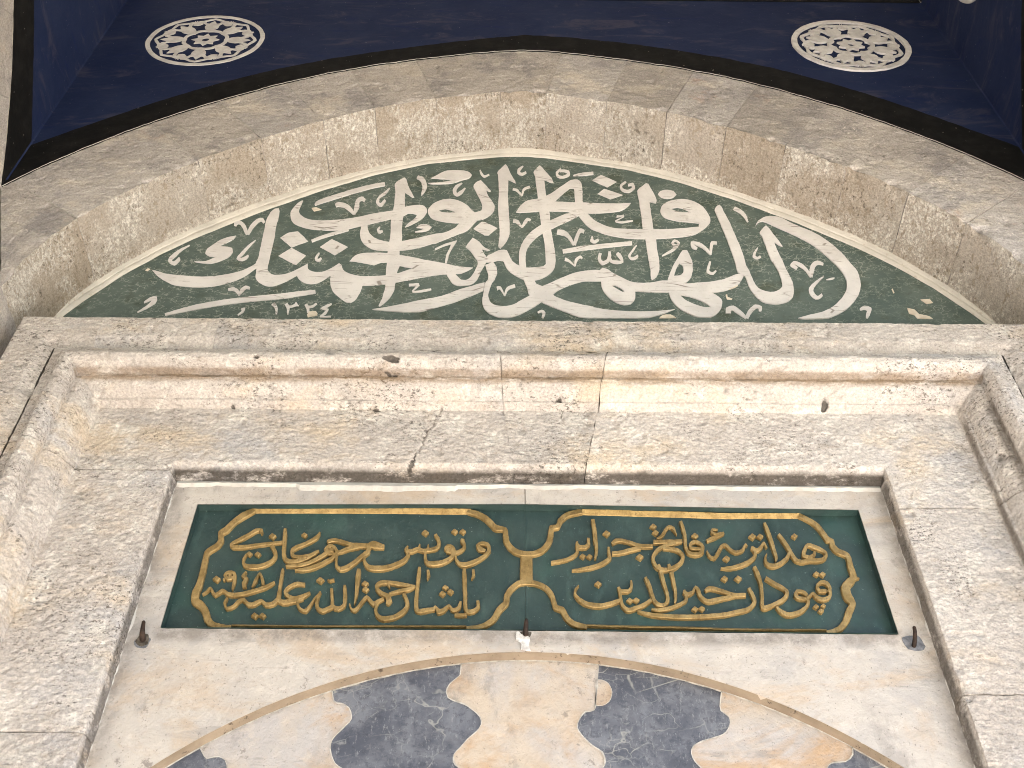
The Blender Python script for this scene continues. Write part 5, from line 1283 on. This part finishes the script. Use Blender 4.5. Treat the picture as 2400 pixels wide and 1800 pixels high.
def grout(line, w):
    vs, fs = [], []
    for i, p in enumerate(line):
        a = Vector(line[max(0, i - 1)]); b = Vector(line[min(len(line) - 1, i + 1)])
        tg = (b - a).normalized(); nn = Vector((-tg.y, tg.x))
        k = w * (.55 + .9 * max(0, .5 + noise.noise(Vector((p[0] * 40, p[1] * 40, 0)))))
        for s in (-1, 1):
            vs.append((p[0] + nn.x * k * s * .5, JY - .0022, p[1] + nn.y * k * s * .5))
    for i in range(len(line) - 1): fs.append((2 * i, 2 * i + 1, 2 * i + 3, 2 * i + 2))
    # face the viewer
    a, b, c = (Vector(vs[q]) for q in fs[0][:3])
    if (b - a).cross(c - a).y > 0: fs = [q[::-1] for q in fs]
    return vs, fs
for b in bs[1:-1]:
    mesh('grout_line', *grout(b, .0026), M_GROUT, t)
mesh('grout_line', *grout(lob + lob[:1], .002), M_GROUT, t)
# lime joint along the foot of the rebate
line = [(x, arc(x) - .0035 + .0016 * noise.noise(Vector((x * 30, 0, 0)))) for x in lin(-.98, .98, 150)]
mesh('grout_line', *grout(line, .005), M_GROUT, t)

# ------------------------------------------------------------------ iron hooks
def tube(pts, r, seg=10):
    vs, fs = [], []
    P = [Vector(p) for p in pts]; n = len(P)
    for i, p in enumerate(P):
        tg = (P[min(n - 1, i + 1)] - P[max(0, i - 1)]).normalized()
        a = tg.cross(Vector((1, .1, .05))).normalized(); b = tg.cross(a).normalized()
        rr = r[i] if isinstance(r, list) else r
        for k in range(seg):
            an = 2 * math.pi * k / seg; vs.append(tuple(p + (a * math.cos(an) + b * math.sin(an)) * rr))
    for i in range(n - 1):
        for k in range(seg): fs.append((i * seg + k, i * seg + (k + 1) % seg, (i + 1) * seg + (k + 1) % seg, (i + 1) * seg + k))
    fs.append(tuple(range(seg - 1, -1, -1))); fs.append(tuple(range((n - 1) * seg, n * seg)))
    return vs, fs
def blob(cx, cz, rx, rz, y0, y1, seed, n=26, am=.28):
    lp = []
    for k in range(n):
        a = 2 * math.pi * k / n
        r = 1 + am * noise.noise(Vector((math.cos(a) * 1.7 + seed, math.sin(a) * 1.7, seed)))
        lp.append((cx + rx * r * math.cos(a), cz + rz * r * math.sin(a)))
    return flat_poly([lp], y0, y1)
HG = 'iron hooks along the lower edge of the green inscription'
t = thing('iron_hook', 'short upright iron hook in a dark round hole beside the left end of the inscription', 'hook', (-.937, .24, 3.215), HG)
mesh('rod', *tube([(-.9375, .262, 3.213), (-.9375, .236, 3.213), (-.9375, .227, 3.216), (-.938, .222, 3.222), (-.9395, .219, 3.236), (-.9405, .217, 3.249), (-.9410, .217, 3.252)], [.0075, .0075, .007, .0065, .0052, .0046, .003]), M_IRON, t, smooth=True)
mesh('hole', *blob(-.938, 3.212, .016, .017, .2386, .2396, 1), M_HOLE, t)  # flat dark disc on the slab, painted shade of the hole
mesh('plaster_ring', *blob(-.9375, 3.207, .019, .018, .2393, .2399, 6), M_LEAD, t)
t = thing('iron_hook', 'upright iron hook under the centre seam of the inscription with white plaster smeared below it', 'hook', (-.012, .24, 3.23), HG)
mesh('rod', *tube([(-.011, .262, 3.236), (-.011, .236, 3.236), (-.0108, .226, 3.240), (-.0105, .221, 3.248), (-.0095, .219, 3.262), (-.0092, .218, 3.268)], [.0068, .0068, .0064, .006, .005, .003]), M_IRON, t, smooth=True)
mesh('hole', *blob(-.011, 3.238, .015, .0095, .2386, .2398, 3), M_HOLE, t)  # flat disc too, dark in place of the hole's inner shade
pl = [(-.034, 3.243), (-.027, 3.244), (-.02, 3.236), (-.008, 3.234), (.0, 3.226), (-.003, 3.208), (-.002, 3.196), (.001, 3.189), (-.010, 3.1905), (-.022, 3.193), (-.021, 3.205), (-.024, 3.213), (-.033, 3.221), (-.036, 3.232)]
v, f = flat_poly([[jit(p, .002, 90, 4) for p in cat_rom(pl, unit=.006)]], .2368, .2398)
mesh('plaster_smear', v, f, mat_simple('fresh_white_plaster', (.56, .55, .54), (.36, .34, .32), 70), t)
t = thing('iron_hook', 'upright iron hook set in a grey lead patch beside the right end of the inscription', 'hook', (.935, .24, 3.215), HG)
mesh('rod', *tube([(.929, .262, 3.211), (.929, .236, 3.212), (.9295, .227, 3.217), (.9315, .222, 3.226), (.9345, .219, 3.240), (.935, .217, 3.250), (.935, .2168, 3.253)], [.0055, .0055, .0053, .005, .0048, .0045, .003]), M_IRON, t, smooth=True)
pl = [(.906, 3.236), (.918, 3.240), (.944, 3.244), (.953, 3.232), (.957, 3.209), (.950, 3.201), (.930, 3.199), (.913, 3.203), (.908, 3.216)]
v, f = flat_poly([[jit(p, .002, 70, 8) for p in cat_rom(pl, unit=.006)]], .2385, .2399)
mesh('lead_patch', v, f, M_LEAD, t)

# ------------------------------------------------------------------ rosettes
def rosette(t, mp, ca, cz, RR, relief, chunky, rot):
    D0 = -.0065
    def put(name, loops, h):
        lp = []
        for l in loops:
            l = [jit(p, .010, 7, ca + 3) for p in l]
            l = [jit(p, .006, 30, ca) for p in l]
            lp.append([(ca + RR * (p[0] * math.cos(rot) - p[1] * math.sin(rot)), cz + RR * (p[0] * math.sin(rot) + p[1] * math.cos(rot))) for p in l])
        v, f = flat_poly(lp, D0 - h, D0 + .004)
        f2 = f
        a, b, c = (Vector(mp(*v[i])) for i in f[0][:3])
        mesh(name, [mp(*p) for p in v], f2, M_STUC, t)
    circ = lambda r, n=72: [(r * math.cos(2 * math.pi * k / n), r * math.sin(2 * math.pi * k / n)) for k in range(n)]
    put('outer_ring', [circ(1.0), circ(.905 if chunky else .92)[::-1]], relief)
    # central eight pointed star with a round hole
    star = []
    for k in range(16):
        a = math.pi * k / 8; r = .235 if k % 2 == 0 else .155
        star.append((r * math.sin(a), r * math.cos(a)))
    put('star', [star[::-1], circ(.062, 24)], relief * .96)
    # lobed inner ring
    o, i_ = [], []
    for k in range(96):
        a = 2 * math.pi * k / 96
        w = abs(math.sin(4 * a))
        o.append(((.385 + .015 * w) * math.sin(a), (.385 + .015 * w) * math.cos(a)))
        i_.append(((.335 - .055 * (1 - w) * (1 if chunky else .4)) * math.sin(a), (.335 - .055 * (1 - w) * (1 if chunky else .4)) * math.cos(a)))
    put('inner_ring', [o[::-1], i_[::-1]], relief * .92)
    w = .014 if chunky else -.008
    half = [(.0, .372), (.045, .385), (.085, .42), (.118 + w, .475), (.128 + w, .53), (.122 + w, .585), (.150 + w * .7, .640), (.215, .700), (.262, .715), (.238, .755), (.165, .735), (.125, .715), (.105, .662), (.062, .650), (.035, .705), (.0, .765)]
    tul = [(-x, y) for x, y in half[::-1]][:-1] + half
    tul = tul[::-1]
    wg = .056 if chunky else .040
    gar = [(-.285, .70), (-.262, .765), (-.19, .775), (-.075, .845), (.0, .878), (.075, .845), (.19, .775), (.262, .765), (.285, .70), (.25, .70), (.215, .725), (.165, .735 + (.05 - wg) * .3), (.07, .79), (.0, .878 - wg * 1.25), (-.07, .79), (-.165, .735), (-.215, .725), (-.25, .70)]
    spk = [(-.085, .665), (-.02, .625), (.02, .625), (.085, .665), (.055, .735), (.075, .800), (.035, .775), (.018, .835), (.0, .79), (-.018, .835), (-.035, .775), (-.075, .800), (-.055, .735)]
    for k in range(8):
        a = math.pi / 4 * k
        rt = lambda p, a=a: (p[0] * math.cos(a) + p[1] * math.sin(a), -p[0] * math.sin(a) + p[1] * math.cos(a))
        put('tulip', [[rt(p) for p in tul]], relief * (.90 + .004 * k))
        put('garland', [[rt(p) for p in gar[::-1]]], relief * (.80 + .004 * k))
        b = a + math.pi / 8
        rs = lambda p, b=b: (p[0] * math.cos(b) + p[1] * math.sin(b), -p[0] * math.sin(b) + p[1] * math.cos(b))
        put('leaf_spray', [[rs(p) for p in spk]], relief * (.72 + .004 * k))
RG = 'round white rosettes on the blue walls'
t = thing('rosette', 'flat white tulip rosette on the blue wall left of the arch crown', 'rosette', (-1.352, 0, 6.077), RG)
rosette(t, map_back, -1.352, 6.077, .247, .0025, False, 0.0)
t = thing('rosette', 'thick relief white tulip rosette on the blue wall right of the arch crown', 'rosette', (1.370, 0, 6.070), RG)
rosette(t, map_back, 1.370, 6.070, .247, .008, True, R(22.5))
t = thing('rosette', 'white rosette on the dark side wall, cut off by the top right of the picture', 'rosette', (1.8, -.44, 6.115), RG)
rosette(t, map_right, -HALF + .44, 6.115, .247, .008, True, R(22.5))
